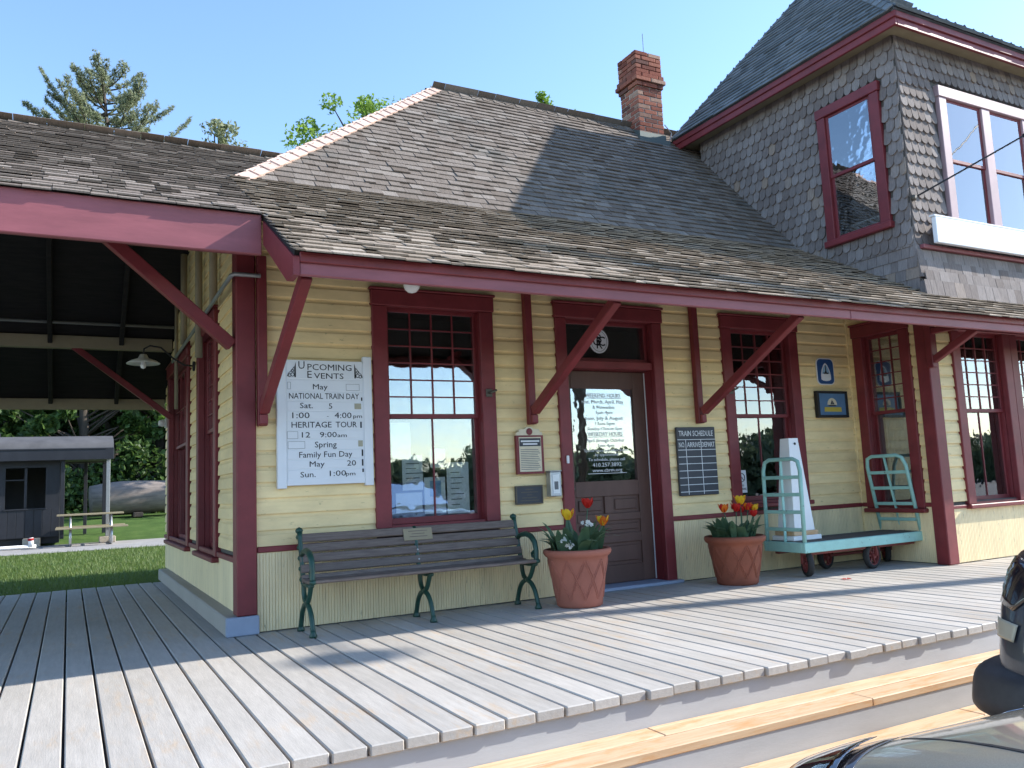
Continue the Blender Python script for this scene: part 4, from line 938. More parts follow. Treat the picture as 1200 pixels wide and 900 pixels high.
# back slats lean; seat slats slightly dished (local y: -front)
for i in range(5):
    z = .665-i*.072; y = .150-i*.024; m = MB()
    m.cbox(-BL, BL, -.011, .011, -.032, .032, .006, Matrix.Translation((0, y, z)) @ Matrix.Rotation(R(-17), 4, 'X')); m.build('back_slat', 'bench_wood', bn)
for i, (y, z) in enumerate(((.02, .372), (-.05, .366), (-.12, .368), (-.19, .376))):
    m = MB(); m.cbox(-BL, BL, y-.0325, y+.0325, z-.012, z+.012, .006); m.build('seat_slat', 'bench_wood', bn)
def end_frame(x, arm):
    m = MB(); r = .0185
    P = lambda pts: [(x, a, b) for a, b in pts]
    legs = [[(.155, .012), (.150, .05), (.110, .14), (.05, .195), (-.02, .215)], [(-.02, .215), (.03, .235), (.055, .29), (.055, .36)], [(-.19, .012), (-.185, .05), (-.150, .14), (-.095, .195), (-.02, .215)], [(-.02, .215), (-.075, .235), (-.115, .29), (-.150, .352)]]
    for q in legs:
        pts = []
        for i in range(len(q)-1):
            for s in range(4): t = s/4; pts.append((q[i][0]*(1-t)+q[i+1][0]*t, q[i][1]*(1-t)+q[i+1][1]*t))
        pts.append(q[-1])
        for _ in range(3): pts = [pts[0]]+[((pts[i-1][0]+2*pts[i][0]+pts[i+1][0])/4, (pts[i-1][1]+2*pts[i][1]+pts[i+1][1])/4) for i in range(1, len(pts)-1)]+[pts[-1]]
        m.tube(P(pts), r, 8)
    for fy in (.155, -.19): m.lathe([(.0, 0), (.027, 0), (.029, .012), (.02, .03), (.016, .05), (.0, .05)], 12, (x, fy, .001))
    m.tube(P([(.07, .345), (-.05, .340), (-.19, .350)]), .014, 8)                       # seat rail
    m.tube(P([(.065, .345), (.085, .44), (.115, .55), (.150, .67), (.165, .715 if arm else .69)]), [.020, .019, .018, .018, .022], 8)   # back upright
    for i in range(5): m.lathe([(0, -.024), (.022, -.015), (.028, 0), (.022, .015), (0, .024)], 8, (x, (.168 if arm else .176)-i*.0235, .675-i*.075))
    if arm: m.lathe([(0, -.026), (.022, -.016), (.030, 0), (.022, .016), (0, .026)], 10, (x, .172, .722))
    o = m.build('leg_frame', 'iron', bn, True)
    if arm:
        a = MB(); a.tube(P([(.11, .545), (.05, .575), (-.04, .585), (-.12, .570), (-.175, .525), (-.195, .46), (-.19, .40), (-.20, .365)]), [.017, .019, .023, .024, .022, .020, .020, .024], 8)
        a.tube(P([(-.185, .42), (-.15, .45), (-.125, .435), (-.13, .41), (-.15, .405)]), .011, 8); a.lathe([(0, -.02), (.022, -.012), (.026, 0), (.022, .012), (0, .02)], 10, (x, -.205, .375))
        a.build('armrest', 'iron', bn, True)
end_frame(-.90, True); end_frame(.90, True); end_frame(0, False)
m = MB(); m.cbox(-.10, .14, -.006, .006, -.047, .047, .002, Matrix.Translation((0, .127, .637)) @ Matrix.Rotation(R(-17), 4, 'X')); m.build('memorial_plate', 'under_beam', bn)
for k, wd in enumerate((.16, .11, .15)):
    m = MB(); m.box(.02-wd/2, .02+wd/2, -.0072, -.0062, .022-k*.022, .027-k*.022, Matrix.Translation((0, .127, .637)) @ Matrix.Rotation(R(-17), 4, 'X')); m.build('plate_line', 'bench_wood', bn)
for i in range(1, 4):
    m = MB(); m.lathe([(0, 0), (.007, 0), (.007, .004), (0, .005)], 8, mat=Matrix.Translation((.0, .150-i*.024-.0115, .665-i*.072)) @ Matrix.Rotation(R(90), 4, 'X')); m.build('bolt_head', 'steel', bn)

# ------------------------------------------------------------------ flower pots
def pot(loc, rb, rt, h, mat, label, rz, wipe):
    t = thing('flower_pot', label, 'flower pot', loc, rz, None)
    body = MB(); prof = [(0, .004), (rb-.012, .0), (rb, .012), (rb+.004, .05)]
    for i in range(1, 9): q = i/8; prof.append((rb+.004+(rt-.02-rb)*q, .05+(h-.115)*q))
    prof += [(rt-.004, h-.058), (rt+.008, h-.045), (rt+.016, h-.025), (rt+.012, h-.006), (rt, h), (rt-.018, h-.002), (rt-.03, h-.03), (rt-.045, h-.06), (0, h-.06)]
    body.lathe(prof, 48); body = body.build('pot_body', mat, t, True)
    lt = MB(); n = 10
    for s in (1, -1):
        for i in range(n):
            for off in (-.035, .035):
                pts = []
                for j in range(9):
                    q = j/8; z = .065+(h-.15)*q; rr = rb+.004+(rt-.02-rb)*((z-.05)/(h-.115)); a = 2*math.pi*(i/n)+s*(q*2*math.pi/n*1.0)+off
                    pts.append((rr*math.cos(a), rr*math.sin(a), z))
                lt.tube(pts, .0052, 5, cap=False)
    lt.build('lattice_relief', mat, body, True)
    so = MB(); so.lathe([(0, 0), (rt-.044, 0), (rt-.046, .012), (0, .022)], 24, (0, 0, h-.061)); so.build('soil', 'soil', t)
    return t
def tulip_leaf(parent, base, d, L, wd, bend, mat='tulip_leaf'):
    d = Vector((d[0], d[1], 0)).normalized(); side = Vector((-d.y, d.x, 0)); m = MB(); n = 7
    for i in range(n+1):
        q = i/n; out = bend*q*q*L; up = L*(q-.45*bend*q*q*q); wv = wd*math.sin(math.pi*min(1, .12+.88*q))**.8*(1 if q < 1 else .05)
        c = Vector(base)+d*(out+.004)+Vector((0, 0, up))
        for k in (-1, 0, 1): m.v.append(tuple(c+side*(k*wv/2)+d*(-abs(k)*-.25*wv)*.8))
    for i in range(n):
        for k in range(2): a = i*3+k; m.f.append((a, a+1, a+4, a+3))
    m.build('leaf', mat, parent, True)
def bloom(parent, base, top, mats, size, opened=.3):
    base, top = Vector(base), Vector(top); mid = (base+top)/2+Vector((random.uniform(-.02, .02), random.uniform(-.02, .02), 0))
    s = MB(); s.tube([base, mid, top], [.006, .0055, .005], 6); s.build('stem', 'tulip_leaf', parent, True)
    for i in range(6):
        a = i*math.pi/3+(.2 if i % 2 else 0); d = Vector((math.cos(a), math.sin(a), 0)); sd = Vector((-d.y, d.x, 0)); m = MB(); n = 6
        for j in range(n+1):
            q = j/n; r_ = size*(.16+.62*math.sin(q*math.pi*(.52-.12*opened)))*(1+opened*.6*q)*(.86 if i % 2 else 1); z = size*1.35*q; wv = size*.95*math.sin(math.pi*(.10+.86*q))**.7
            for k in (-1, 0, 1): m.v.append(tuple(top+d*(r_*(1-.14*abs(k)))+sd*(k*wv*.5)+Vector((0, 0, z-.04*abs(k)*size))))
        for j in range(n):
            for k in range(2): a_ = j*3+k; m.f.append((a_, a_+1, a_+4, a_+3))
        m.build('petal', mats[i % len(mats)], parent, True)
def white_cluster(parent, c, n=9):
    m = MB()
    for i in range(n):
        p = Vector(c)+Vector((random.uniform(-.035, .035), random.uniform(-.035, .035), random.uniform(-.02, .025)))
        for k in range(6):
            a = k*math.pi/3+random.random(); d = Vector((math.cos(a), random.uniform(-.3, .3), math.sin(a))).normalized()*.017; e = d.cross(Vector((0, 1, .2))).normalized()*.008
            m.add([p, p+d*.6+e, p+d*1.1, p+d*.6-e], [(0, 1, 2, 3)])
    m.build('white_bloom', 'white_petal', parent, True)
def planted(t, h, rt, blooms, whites, nleaf, lmax):
    for i in range(nleaf):
        a = random.uniform(0, 6.283); r_ = rt*math.sqrt(random.uniform(.05, .75)); b = (r_*math.cos(a), r_*math.sin(a), h-.055)
        tulip_leaf(t, b, (math.cos(a)+random.uniform(-.5, .5), math.sin(a)+random.uniform(-.5, .5)), random.uniform(.55, 1)*lmax, random.uniform(.055, .10), random.uniform(.15, 1.1))
    for (bx, by, bz, mats, sz, op) in blooms: bloom(t, (bx*.45, by*.5, h-.055), (bx, by, bz), mats, sz, op)
    for c in whites: 
        m = MB(); m.tube([(c[0]*.6, c[1]*.6, h-.055), c], .004, 5); m.build('stem', 'tulip_leaf', t); white_cluster(t, c)
random.seed(21)
p1 = pot((2.425, -.57, 0), .185, .262, .455, 'terracotta', 'brick-pink terracotta pot with a few tall tulips, left of the door', .4, 0)
p1.rotation_euler.z = 0
planted(p1, .455, .225, [(.085, -.06, .775, ['red_petal'], .060, .25), (-.105, -.05, .69, ['yellow_petal', 'yellow_petal', 'orange_petal'], .064, .35), (.225, -.06, .625, ['orange_petal', 'yellow_petal'], .060, .6)], [(.055, -.09, .645), (-.195, -.10, .55), (-.16, -.14, .50)], 44, .34)
p2_ = pot((4.185, -.50, 0), .185, .262, .435, 'terracotta2', 'rust-brown terracotta pot with a tight bunch of tulips, right of the door', 0, 0)
planted(p2_, .435, .19, [(-.16, -.06, .655, ['orange_petal', 'red_petal'], .056, .4), (-.02, -.07, .655, ['red_petal'], .056, .2), (.055, -.05, .715, ['yellow_petal', 'yellow_petal', 'orange_petal'], .062, .6), (.13, -.06, .66, ['red_petal', 'orange_petal'], .050, .3), (.22, -.05, .645, ['yellow_petal', 'orange_petal'], .050, .5), (.17, -.09, .60, ['red_petal'], .045, .3), (.09, -.02, .64, ['red_petal'], .045, .3)], [], 56, .28)

# ------------------------------------------------------------------ baggage cart
ct = thing('baggage_cart', 'turquoise railway baggage cart with two barred end racks under the bay', 'cart', (5.74, -.47, 0))
cx0, cx1, cy0, cy1 = -.90, .88, -.25, .27; zt = .325
m = MB()
for a, b, c, d in ((cx0, cx1, cy0, cy0+.045), (cx0, cx1, cy1-.045, cy1)): m.cbox(a, b, c, d, zt-.095, zt, .005)
for a, b in ((cx0+.001, cx0+.05), (cx1-.05, cx1-.001)): m.cbox(a, b, cy0+.046, cy1-.046, zt-.095, zt, .005)
m.build('bed_frame', 'turquoise', ct)
n = 6
for i in range(n):
    a = cy0+.047+i*(cy1-cy0-.094)/n; m = MB(); m.cbox(cx0+.051, cx1-.051, a+.002, a+(cy1-cy0-.094)/n-.002, zt-.03, zt+.004+random.uniform(-.002, .002), .003); m.build('bed_plank', 'cart_wood', ct)
def rack(x, lean, nb):
    pts = [(x, cy0+.025, zt-.05), (x+lean*.85, cy0+.025, zt+.68), (x+lean*.97, cy0+.05, zt+.765), (x+lean, cy0+.11, zt+.79), (x+lean, cy1-.11, zt+.79), (x+lean*.97, cy1-.05, zt+.765), (x+lean*.85, cy1-.025, zt+.68), (x, cy1-.025, zt-.05)]
    m = MB(); m.tube(pts, .0195, 8); r_ = m.build('end_rack', 'turquoise', ct, True)
    ym = (cy0+cy1)/2; m = MB(); m.beam((x, ym, zt), (x+lean, ym, zt+.785), .032, .012, (0, 1, 0), .003); m.build('middle_bar', 'turquoise', r_)
    for i in range(4):
        z = zt+.12+i*.165; q = (z-zt)/.79; m = MB(); m.beam((x+lean*q-.012, cy0+.03, z), (x+lean*q-.012, cy1-.03, z), .010, .034, (0, 0, 1), .003); m.build('cross_bar', 'turquoise', r_)
rack(cx0+.025, .02, 4); rack(cx1-.06, -.17, 4)
def wheel(loc, rz, r, w_, spokes=True):
    t = MB(); M0 = Matrix.Translation(loc) @ Matrix.Rotation(rz, 4, 'Z') @ Matrix.Rotation(R(90), 4, 'X')
    prof = [(r*.74, -w_/2), (r*.92, -w_/2), (r, -w_*.25), (r, w_*.25), (r*.92, w_/2), (r*.74, w_/2)]; nn = 28; vs = []; fs = []
    for (a, b) in prof:
        for j in range(nn): th = 2*math.pi*j/nn; vs.append((a*math.cos(th), a*math.sin(th), b))
    for i in range(len(prof)):
        for j in range(nn): fs.append((i*nn+j, i*nn+(j+1) % nn, ((i+1) % len(prof))*nn+(j+1) % nn, ((i+1) % len(prof))*nn+j))
    t.add(vs, fs, M0); wh = t.build('wheel', 'rubber', ct, True)
    s = MB()
    s.add([], []); s.lathe([(r*.735, -w_*.4), (r*.735, w_*.4), (r*.66, w_*.4), (r*.66, -w_*.4)], 24, mat=M0); s.lathe([(0, -w_*.6), (r*.22, -w_*.6), (r*.22, w_*.6), (0, w_*.6)], 12, mat=M0)
    s.f = [f for f in s.f if len(f) < 24]
    for k in range(6): a = k*math.pi/3; s.beam(M0 @ Vector((r*.15*math.cos(a), r*.15*math.sin(a), 0)), M0 @ Vector((r*.70*math.cos(a), r*.70*math.sin(a), 0)), .022, .016, (.3, .2, 1), .003)
    s.build('spokes', 'cart_red', wh)
for (wx, wy, rz, r_) in ((-.78, -.15, R(62), .118), (-.17, .17, R(12), .124), (.10, -.17, R(8), .128), (.71, .14, R(50), .122)):
    wheel((wx, wy, r_+.002), rz, r_, .055)
    m = MB(); d = Vector((-math.sin(rz), math.cos(rz), 0))*.05
    for s in (1, -1): m.beam(Vector((wx, wy, r_))+d*s, Vector((wx, wy, zt-.07))+d*s*.9, .03, .012, (1, 0, .1), .003)
    m.cbox(wx-.05, wx+.05, wy-.05, wy+.05, zt-.088, zt-.06, .004); m.build('wheel_fork', 'cart_red', ct)
m = MB(); m.beam((-.17, .17, .13), (.71, .14, .13), .03, .03); m.beam((-.84, -.16, .215), (.75, -.16, .215), .05, .03); m.beam((-.84, .17, .215), (.75, .17, .215), .05, .03); m.build('undercarriage', 'cart_red', ct)

ob = thing('mile_marker', 'tall white tapered wooden marker with square foot standing on the baggage cart', 'marker', (5.085, -.40, .331))
m = MB(); hb, ht, H_ = .135, .062, .90
vs = [(-hb, -hb*.8, .09), (hb, -hb*.8, .09), (hb, hb*.8, .09), (-hb, hb*.8, .09), (-ht, -ht*.9, .09+H_), (ht, -ht*.9, .09+H_), (ht, ht*.9, .09+H_), (-ht, ht*.9, .09+H_)]
m.add(vs, [(0, 3, 2, 1), (4, 5, 6, 7), (0, 1, 5, 4), (1, 2, 6, 5), (2, 3, 7, 6), (3, 0, 4, 7)]); m.build('shaft', 'white2', ob)
m = MB(); m.cbox(-.19, .19, -.14, .14, 0, .045, .005); m.build('foot', 'white2', ob)
m = MB(); m.cbox(-.165, .165, -.125, .125, .0455, .0895, .004); m.build('foot_block', 'rawwood', ob)
m = MB(); m.lathe([(0, 0), (.013, 0), (.013, .004), (0, .004)], 12, mat=Matrix.Translation((.012, -.0602, .935)) @ Matrix.Rotation(R(85), 4, 'X')); m.build('bolt_hole', 'black', ob)

# ------------------------------------------------------------------ lamps, wires, leaf
gl = thing('globe_lamp', 'small white globe lamp hanging under the eave above the big window', 'lamp', (.945, -.86, 2.46))
m = MB(); m.lathe([(0, -.06), (.03, -.052), (.052, -.03), (.06, 0), (.052, .03), (.03, .052), (.0, .058)], 20); m.build('globe', 'globe', gl, True)
m = MB(); m.lathe([(0, .05), (.03, .05), (.034, .08), (.012, .09), (.012, lowz(-.86)-2.46-.037), (0, lowz(-.86)-2.46-.037)], 14); m.build('lamp_cap', 'lampwhite', gl, True)
gn = thing('gooseneck_lamp', 'gooseneck wall lamp with white enamel dish shade under the canopy', 'lamp', (SX-.02, 2.45, 2.3))
m = MB(); m.tube([(.0, 0, .02), (-.10, 0, .03), (-.20, 0, .09), (-.32, 0, .20), (-.42, 0, .215), (-.475, 0, .18), (-.48, 0, .10)], .009, 8); m.lathe([(0, -.0), (.05, 0), (.05, .02), (0, .025)], 14, mat=Matrix.Translation((.0, 0, .02)) @ Matrix.Rotation(R(-90), 4, 'Y')); m.build('arm', 'carblack', gn, True)
m = MB(); m.lathe([(0, .10), (.03, .095), (.05, .055), (.12, .030), (.155, .005), (.152, .0), (.11, .020), (.04, .045), (0, .047)], 28, (-.48, 0, .03)); m.build('shade', 'lampwhite', gn, True)
m = MB(); m.lathe([(0, -.05), (.022, -.04), (.028, -.015), (.018, .02), (.014, .05), (0, .05)], 14, (-.48, 0, .03)); m.build('bulb', 'globe', gn, True)
wl = thing('round_wall_lamp', 'small round white lamp at the far end of the side wall', 'lamp', (SX-.10, 4.9, 1.95))
m = MB(); m.lathe([(0, -.05), (.03, -.045), (.05, 0), (.03, .045), (0, .05)], 16, mat=Matrix.Rotation(R(90), 4, 'Y')); m.build('lens', 'globe', wl, True)
m = MB(); m.cbox(.03, .10, -.05, .05, -.06, .06, .006); m.build('housing', 'lampwhite', wl)
lf = MB()
for k in range(5):
    a = k*1.25; lf.add([(0, 0, .006), (.03*math.cos(a)-.012*math.sin(a), .03*math.sin(a)+.012*math.cos(a), .014), (.055*math.cos(a), .055*math.sin(a), .008), (.03*math.cos(a)+.012*math.sin(a), .03*math.sin(a)-.012*math.cos(a), .010)], [(0, 1, 2, 3)])
lf = tag(lf.build('fallen_petal', 'red_petal'), 'single fallen dark red petal lying on the sunlit deck', 'petal'); lf.location = (5.0, -1.02, .001)
ex_w = thing('service_wire', 'thin black service wire with splice running past the tower windows', 'wire', (6.58, -.99, 3.80))
A_, B_ = Vector((6.575, -1.0, 3.80)), Vector((16.6, -4.6, 10.2)); pts = []
for i in range(25):
    t = i/24; p = A_.lerp(B_, t); p.z -= .6*math.sin(math.pi*t)*.5; pts.append(p-Vector((6.58, -.99, 3.80)))
m = MB(); m.tube(pts, .010, 6); m.build('cable', 'wire', ex_w, True)
m = MB(); m.tube([pts[3].lerp(pts[4], .1), pts[3].lerp(pts[4], .5)], .022, 8); m.tube([pts[3].lerp(pts[4], .2), pts[3].lerp(pts[4], .2)+Vector((.02, -.03, .06))], .006, 6); m.build('splice', 'wire', ex_w, True)
m = MB(); m.lathe([(0, 0), (.03, 0), (.035, .03), (.02, .05), (0, .05)], 12, mat=Matrix.Translation((-.005, .02, 0)) @ Matrix.Rotation(R(90), 4, 'X')); m.build('insulator', 'bronze', ex_w)
up = thing('utility_pole', 'tall wooden utility pole with small added shadow drum standing beyond the parked cars', 'utility pole', (16.6, -4.72, -.5))
m = MB(); m.tube([(0, 0, 0), (0, 0, 5), (0, 0, 13)], [.17, .15, .12], 14); m.build('shaft', 'pole', up, True)
m = MB(); m.lathe([(0, 0), (.20, 0), (.21, .05), (.21, .20), (.18, .24), (.06, .26), (0, .26)], 20, (0, -.86, 10.98)); m.build('shadow_drum', 'metal', up, True)  # added out of view, shaped to throw a soft dark patch on the deck
m = MB(); m.box(-.03, .03, -.70, -.10, 11.06, 11.12); m.build('support_arm', 'pole', up)
up2 = thing('utility_pole', 'plain wooden utility pole across the street', 'utility pole', (10.9, -12.0, -.5))
m = MB(); m.tube([(0, 0, 0), (0, 0, 11)], [.15, .11], 12); m.build('shaft', 'pole', up2, True)
# ------------------------------------------------------------------ parked cars (nose towards the steps)
def loft(st, n_sub=2):
    # st: list of (y, half width, z bottom, z shoulder, z top, half width of top)
    m = MB(); rings = []
    for (y, w_, zb, zs, zt, wt) in st:
        zm = zb+(zs-zb)*.45
        ring = [(-wt*.5, zt), (-wt, zt-.012), (-w_*.97, zs+.0), (-w_, zm), (-w_*.97, zb+.05), (-w_*.85, zb), (0, zb), (w_*.85, zb), (w_*.97, zb+.05), (w_, zm), (w_*.97, zs), (wt, zt-.012), (wt*.5, zt)]
        rings.append([(x_, y, z_) for x_, z_ in ring])
    k = len(rings[0])
    for r_ in rings: m.v += r_
    for i in range(len(rings)-1):
        for j in range(k): m.f.append((i*k+j, (i+1)*k+j, (i+1)*k+(j+1) % k, i*k+(j+1) % k))
    m.f.append(tuple(range(k))); m.f.append(tuple(range(len(rings)*k-1, (len(rings)-1)*k-1, -1)))
    m.f = [f[::-1] for f in m.f]
    return m
def sub(o, lv=2):
    md = o.modifiers.new('s', 'SUBSURF'); md.levels = lv; md.render_levels = lv; o.data.polygons.foreach_set('use_smooth', [True]*len(o.data.polygons)); return o
def patch(name, parent, target, q, mat, off, n=10):
    m = MB(); a, b, c_, d = [Vector(p) for p in q]
    for i in range(n+1):
        for j in range(7): u, v = i/n, j/6; m.v.append(tuple((a.lerp(b, u)).lerp(d.lerp(c_, u), v)))
    m.f = [(i*7+j, (i+1)*7+j, (i+1)*7+j+1, i*7+j+1) for i in range(n) for j in range(6)]
    o = m.build(name, mat, parent, True); w_ = o.modifiers.new('w', 'SHRINKWRAP'); w_.target = target; w_.wrap_method = 'NEAREST_SURFACEPOINT'; w_.wrap_mode = 'ABOVE_SURFACE'; w_.offset = off
    sm = o.modifiers.new('t', 'SOLIDIFY'); sm.thickness = .002; return o
def car(name, label, cat, loc, rz, paint_m, H, hood, suv):
    t = thing(name, label, cat, loc, rz)
    W_ = .90 if not suv else .95; L_ = 4.55
    nose = [(0, W_*.55, .28, .42, .48, W_*.45), (-.05, W_*.80, .22, .48, .55, W_*.62), (-.22, W_*.93, .20, .56, .635, W_*.74), (-.45, W_, .2, .62, .73, W_*.80), (-.8, W_, .2, .66, .82, W_*.82), (-1.25, W_, .2, .70, .90, W_*.82)]
    rear = [(-1.5, W_, .2, .72, hood+.06, W_*.84), (-2.5, W_, .2, .74, hood+.08, W_*.85), (-3.7, W_, .22, .76, hood+.08, W_*.84), (-L_+.15, W_*.94, .28, .72, hood+.04, W_*.75), (-L_, W_*.8, .36, .66, hood-.08, W_*.6)]
    if suv: nose = [(0, W_*.80, .42, .72, hood-.12, W_*.66), (-.05, W_*.90, .38, .76, hood-.06, W_*.76), (-.22, W_*.97, .34, .80, hood-.02, W_*.82), (-.6, W_, .3, .82, hood, W_*.84), (-1.2, W_, .3, .84, hood+.02, W_*.84)]
    body = sub(loft(nose+rear).build('body', paint_m, t))
    cab = MB(); zc = hood+.03
    b0, b1, r0, r1 = -1.25, -L_+(.15 if suv else .75), -1.95, -L_+(.35 if suv else 1.5)
    rw = W_*.62
    vs = [(-W_*.86, b0, zc), (W_*.86, b0, zc), (W_*.86, b1, zc), (-W_*.86, b1, zc), (-rw, r0, H), (rw, r0, H), (rw, r1, H), (-rw, r1, H)]
    cab.add(vs, [(0, 3, 2, 1), (0, 1, 5, 4), (1, 2, 6, 5), (2, 3, 7, 6), (3, 0, 4, 7), (4, 5, 6, 7)]); cab.build('glasshouse', 'carblack', t)
    rf = MB(); rf.cbox(-rw-.01, rw+.01, r1, r0, H-.005, H+.03, .02); rf.build('roof', paint_m, t)
    g_ = MB(); e = .012
    V = lambda i: Vector(vs[i])
    def glassq(i, j, k_, l_, nrm, ins=.07):
        c_ = (V(i)+V(j)+V(k_)+V(l_))/4; nv = Vector(nrm).normalized()*e
        q = [c_+(V(a)-c_)*(1-ins)+nv for a in (i, j, k_, l_)]; g = MB(); g.add(q, [(0, 1, 2, 3)]); g.build('window_glass', 'carglass', t)
    glassq(0, 1, 5, 4, (0, 1, .8)); glassq(1, 2, 6, 5, (1, 0, .4)); glassq(2, 3, 7, 6, (0, -1, .5)); glassq(3, 0, 4, 7, (-1, 0, .4))
    for sx in (-1, 1):
        for wy in (-.92, -3.65):
            w_ = MB(); r_ = .33 if not suv else .37
            M0 = Matrix.Translation((sx*(W_-.10), wy, r_)) @ Matrix.Rotation(R(90), 4, 'Y')
            w_.lathe([(0, -.10), (r_*.92, -.10), (r_, -.07), (r_, .07), (r_*.92, .10), (0, .10)], 32, mat=M0); wh = w_.build('wheel', 'rubber', t, True); autosmooth(wh)
            w2 = MB(); w2.lathe([(0, -.112), (r_*.6, -.108), (r_*.62, 0), (r_*.6, .108), (0, .112)], 24, mat=M0); w2.build('rim', 'steel', wh, True)
        if not suv:
            hd = patch('headlight', t, body, [(sx*W_*.42, -.10, .60), (sx*W_*.92, -.22, .58), (sx*W_*.99, -.56, .70), (sx*W_*.50, -.38, .74)], 'lamp_dark', .004)
            patch('lamp_lens', hd, body, [(sx*W_*.50, -.14, .60), (sx*W_*.86, -.24, .58), (sx*W_*.93, -.50, .69), (sx*W_*.56, -.36, .72)], 'lens', .020)
            patch('lamp_trim', hd, body, [(sx*W_*.41, -.085, .60), (sx*W_*.93, -.19, .575), (sx*W_*.92, -.22, .59), (sx*W_*.42, -.115, .615)], 'chrome', .012)
            patch('lamp_reflector', hd, body, [(sx*W_*.58, -.20, .60), (sx*W_*.78, -.26, .59), (sx*W_*.82, -.42, .66), (sx*W_*.62, -.34, .70)], 'chrome', .010)
            patch('hood_seam', t, body, [(sx*W_*.52, -.40, .80), (sx*W_*.535, -.40, .80), (sx*W_*.755, -1.15, hood+.08), (sx*W_*.74, -1.15, hood+.08)], 'carblack', .002)
        else:
            hd = patch('headlight', t, body, [(sx*W_*.52, .06, hood-.30), (sx*W_*.99, -.10, hood-.30), (sx*W_*.98, -.34, hood-.14), (sx*W_*.52, .03, hood-.13)], 'lamp_dark', .006)
            patch('side_marker', t, body, [(sx*W_*.84, .02, hood-.44), (sx*W_*.99, -.13, hood-.44), (sx*W_*.99, -.15, hood-.36), (sx*W_*.84, .0, hood-.36)], 'amber', .010)
    if suv:
        patch('grille', t, body, [(-W_*.50, .06, hood-.32), (W_*.50, .06, hood-.32), (W_*.50, .04, hood-.13), (-W_*.50, .04, hood-.13)], 'carblack', .006)
        patch('hood_edge_trim', t, body, [(-W_*.98, -.20, hood-.11), (W_*.98, -.20, hood-.11), (W_*.98, -.22, hood-.085), (-W_*.98, -.22, hood-.085)], 'carblack', .005, 24)
        bst = [(.10, W_*.86, .40, .54, .62, W_*.8), (.06, W_*.97, .37, .56, .645, W_*.9), (-.16, W_*1.015, .36, .57, .65, W_*.98), (-.42, W_*1.0, .38, .56, .62, W_*.97)]
        sub(loft(bst).build('bumper', 'bumper_dirt', t))
    else:
        patch('bumper_seam', t, body, [(-W_*.80, -.02, .515), (W_*.80, -.02, .515), (W_*.80, -.03, .523), (-W_*.80, -.03, .523)], 'carblack', .002, 24)
        patch('number_plate', t, body, [(-.16, .06, .38), (.16, .06, .38), (.16, .05, .46), (-.16, .05, .46)], 'white', .008)
        patch('grille', t, body, [(-W_*.34, .04, .44), (W_*.34, .04, .44), (W_*.34, -.08, .56), (-W_*.34, -.08, .56)], 'carblack', .005)
        patch('bumper_vent', t, body, [(-W_*.55, .08, .31), (W_*.55, .08, .31), (W_*.55, .08, .38), (-W_*.55, .08, .38)], 'carblack', .005)
    for sx in (-1, 1):
        for dy in (-1.62, -2.65):
            patch('door_seam', t, body, [(sx*W_*1.05, dy, .30), (sx*W_*1.05, dy-.012, .30), (sx*W_*1.02, dy-.062, hood), (sx*W_*1.02, dy-.05, hood)], 'carblack', .002, 4)
        patch('door_handle', t, body, [(sx*W_*1.05, -2.40, .68), (sx*W_*1.05, -2.58, .68), (sx*W_*1.05, -2.58, .71), (sx*W_*1.05, -2.40, .71)], 'carblack', .016)
        mr_ = MB(); mr_.cbox(sx*(W_+.03) if sx > 0 else -(W_+.21), (W_+.21) if sx > 0 else -(W_+.03), -1.62, -1.50, hood+.10, hood+.23, .035); mr_.cbox(sx*W_*.80 if sx > 0 else -(W_+.04), (W_+.04) if sx > 0 else -W_*.80, -1.60, -1.56, hood+.10, hood+.14, .005); mr_.build('wing_mirror', paint_m, t)
    return t
car('sedan', 'pewter-grey sedan parked nose towards the steps, headlight at the bottom edge', 'car', (1.44, -4.26, -.5), R(-5), 'pewter', 1.40, .86, False)
car('parked_suv', 'dark blue-grey sport utility vehicle nosed up to the deck at the right edge', 'car', (3.19, -4.0, -.5), R(0), 'suvblue', 1.56, 1.19, True)

# ------------------------------------------------------------------ caboose, picnic table, log
cb = thing('caboose', 'old black wooden caboose body with open end porch beyond the lawn', 'caboose', (-1.43, 17.9, -.05))
m = MB(); LW = 6.5
m.box(-LW, 0, 0, .06, .22, .95); m.box(-LW, 0, 2.5, 2.56, .22, 2.2); m.box(-LW, -LW+.06, .06, 2.5, .22, 2.2); m.box(-.06, 0, .06, .8, .22, 2.2); m.box(-.06, 0, 1.6, 2.5, .22, 2.2)
m.box(-LW, 0, 0, .06, 1.98, 2.2)
wx = [(-1.20, -.32), (-2.9, -2.0), (-4.7, -3.8)]; ed = [0]+[e for p in wx for e in (p[1], p[0])]+[-LW]
for i in range(0, len(ed), 2): m.box(ed[i+1], ed[i], 0, .06, .95, 1.98)
m.box(-LW, 0, .06, 2.5, .22, .28); m.build('body', 'caboose', cb)
for i in range(34):
    if i*.19 > LW-.1: break
    m = MB(); m.cbox(-.004-i*.19-.18, -.004-i*.19, -.012, -.001, .23, .94, .003); m.build('wall_board', 'caboose', cb)
for a, b in wx:
    m = MB(); mid = (a+b)/2; m.cbox(mid-.03, mid+.03, -.012, .03, .96, 1.97, .004); m.cbox(a-.03, b+.03, -.035, -.001, .92, .955, .004); m.cbox(a, mid-.03, 0, .03, 1.66, 1.69, .003); m.build('window_frame', 'caboose', cb)
pts = [(-.28, 2.30), (-.30, 2.16), (-.24, 2.12)]+[(q[0], q[1]) for q in arc(1.28, -.62, 3.36, 116, 64, 14)]+[(2.80, 2.12), (2.86, 2.16), (2.84, 2.30)]
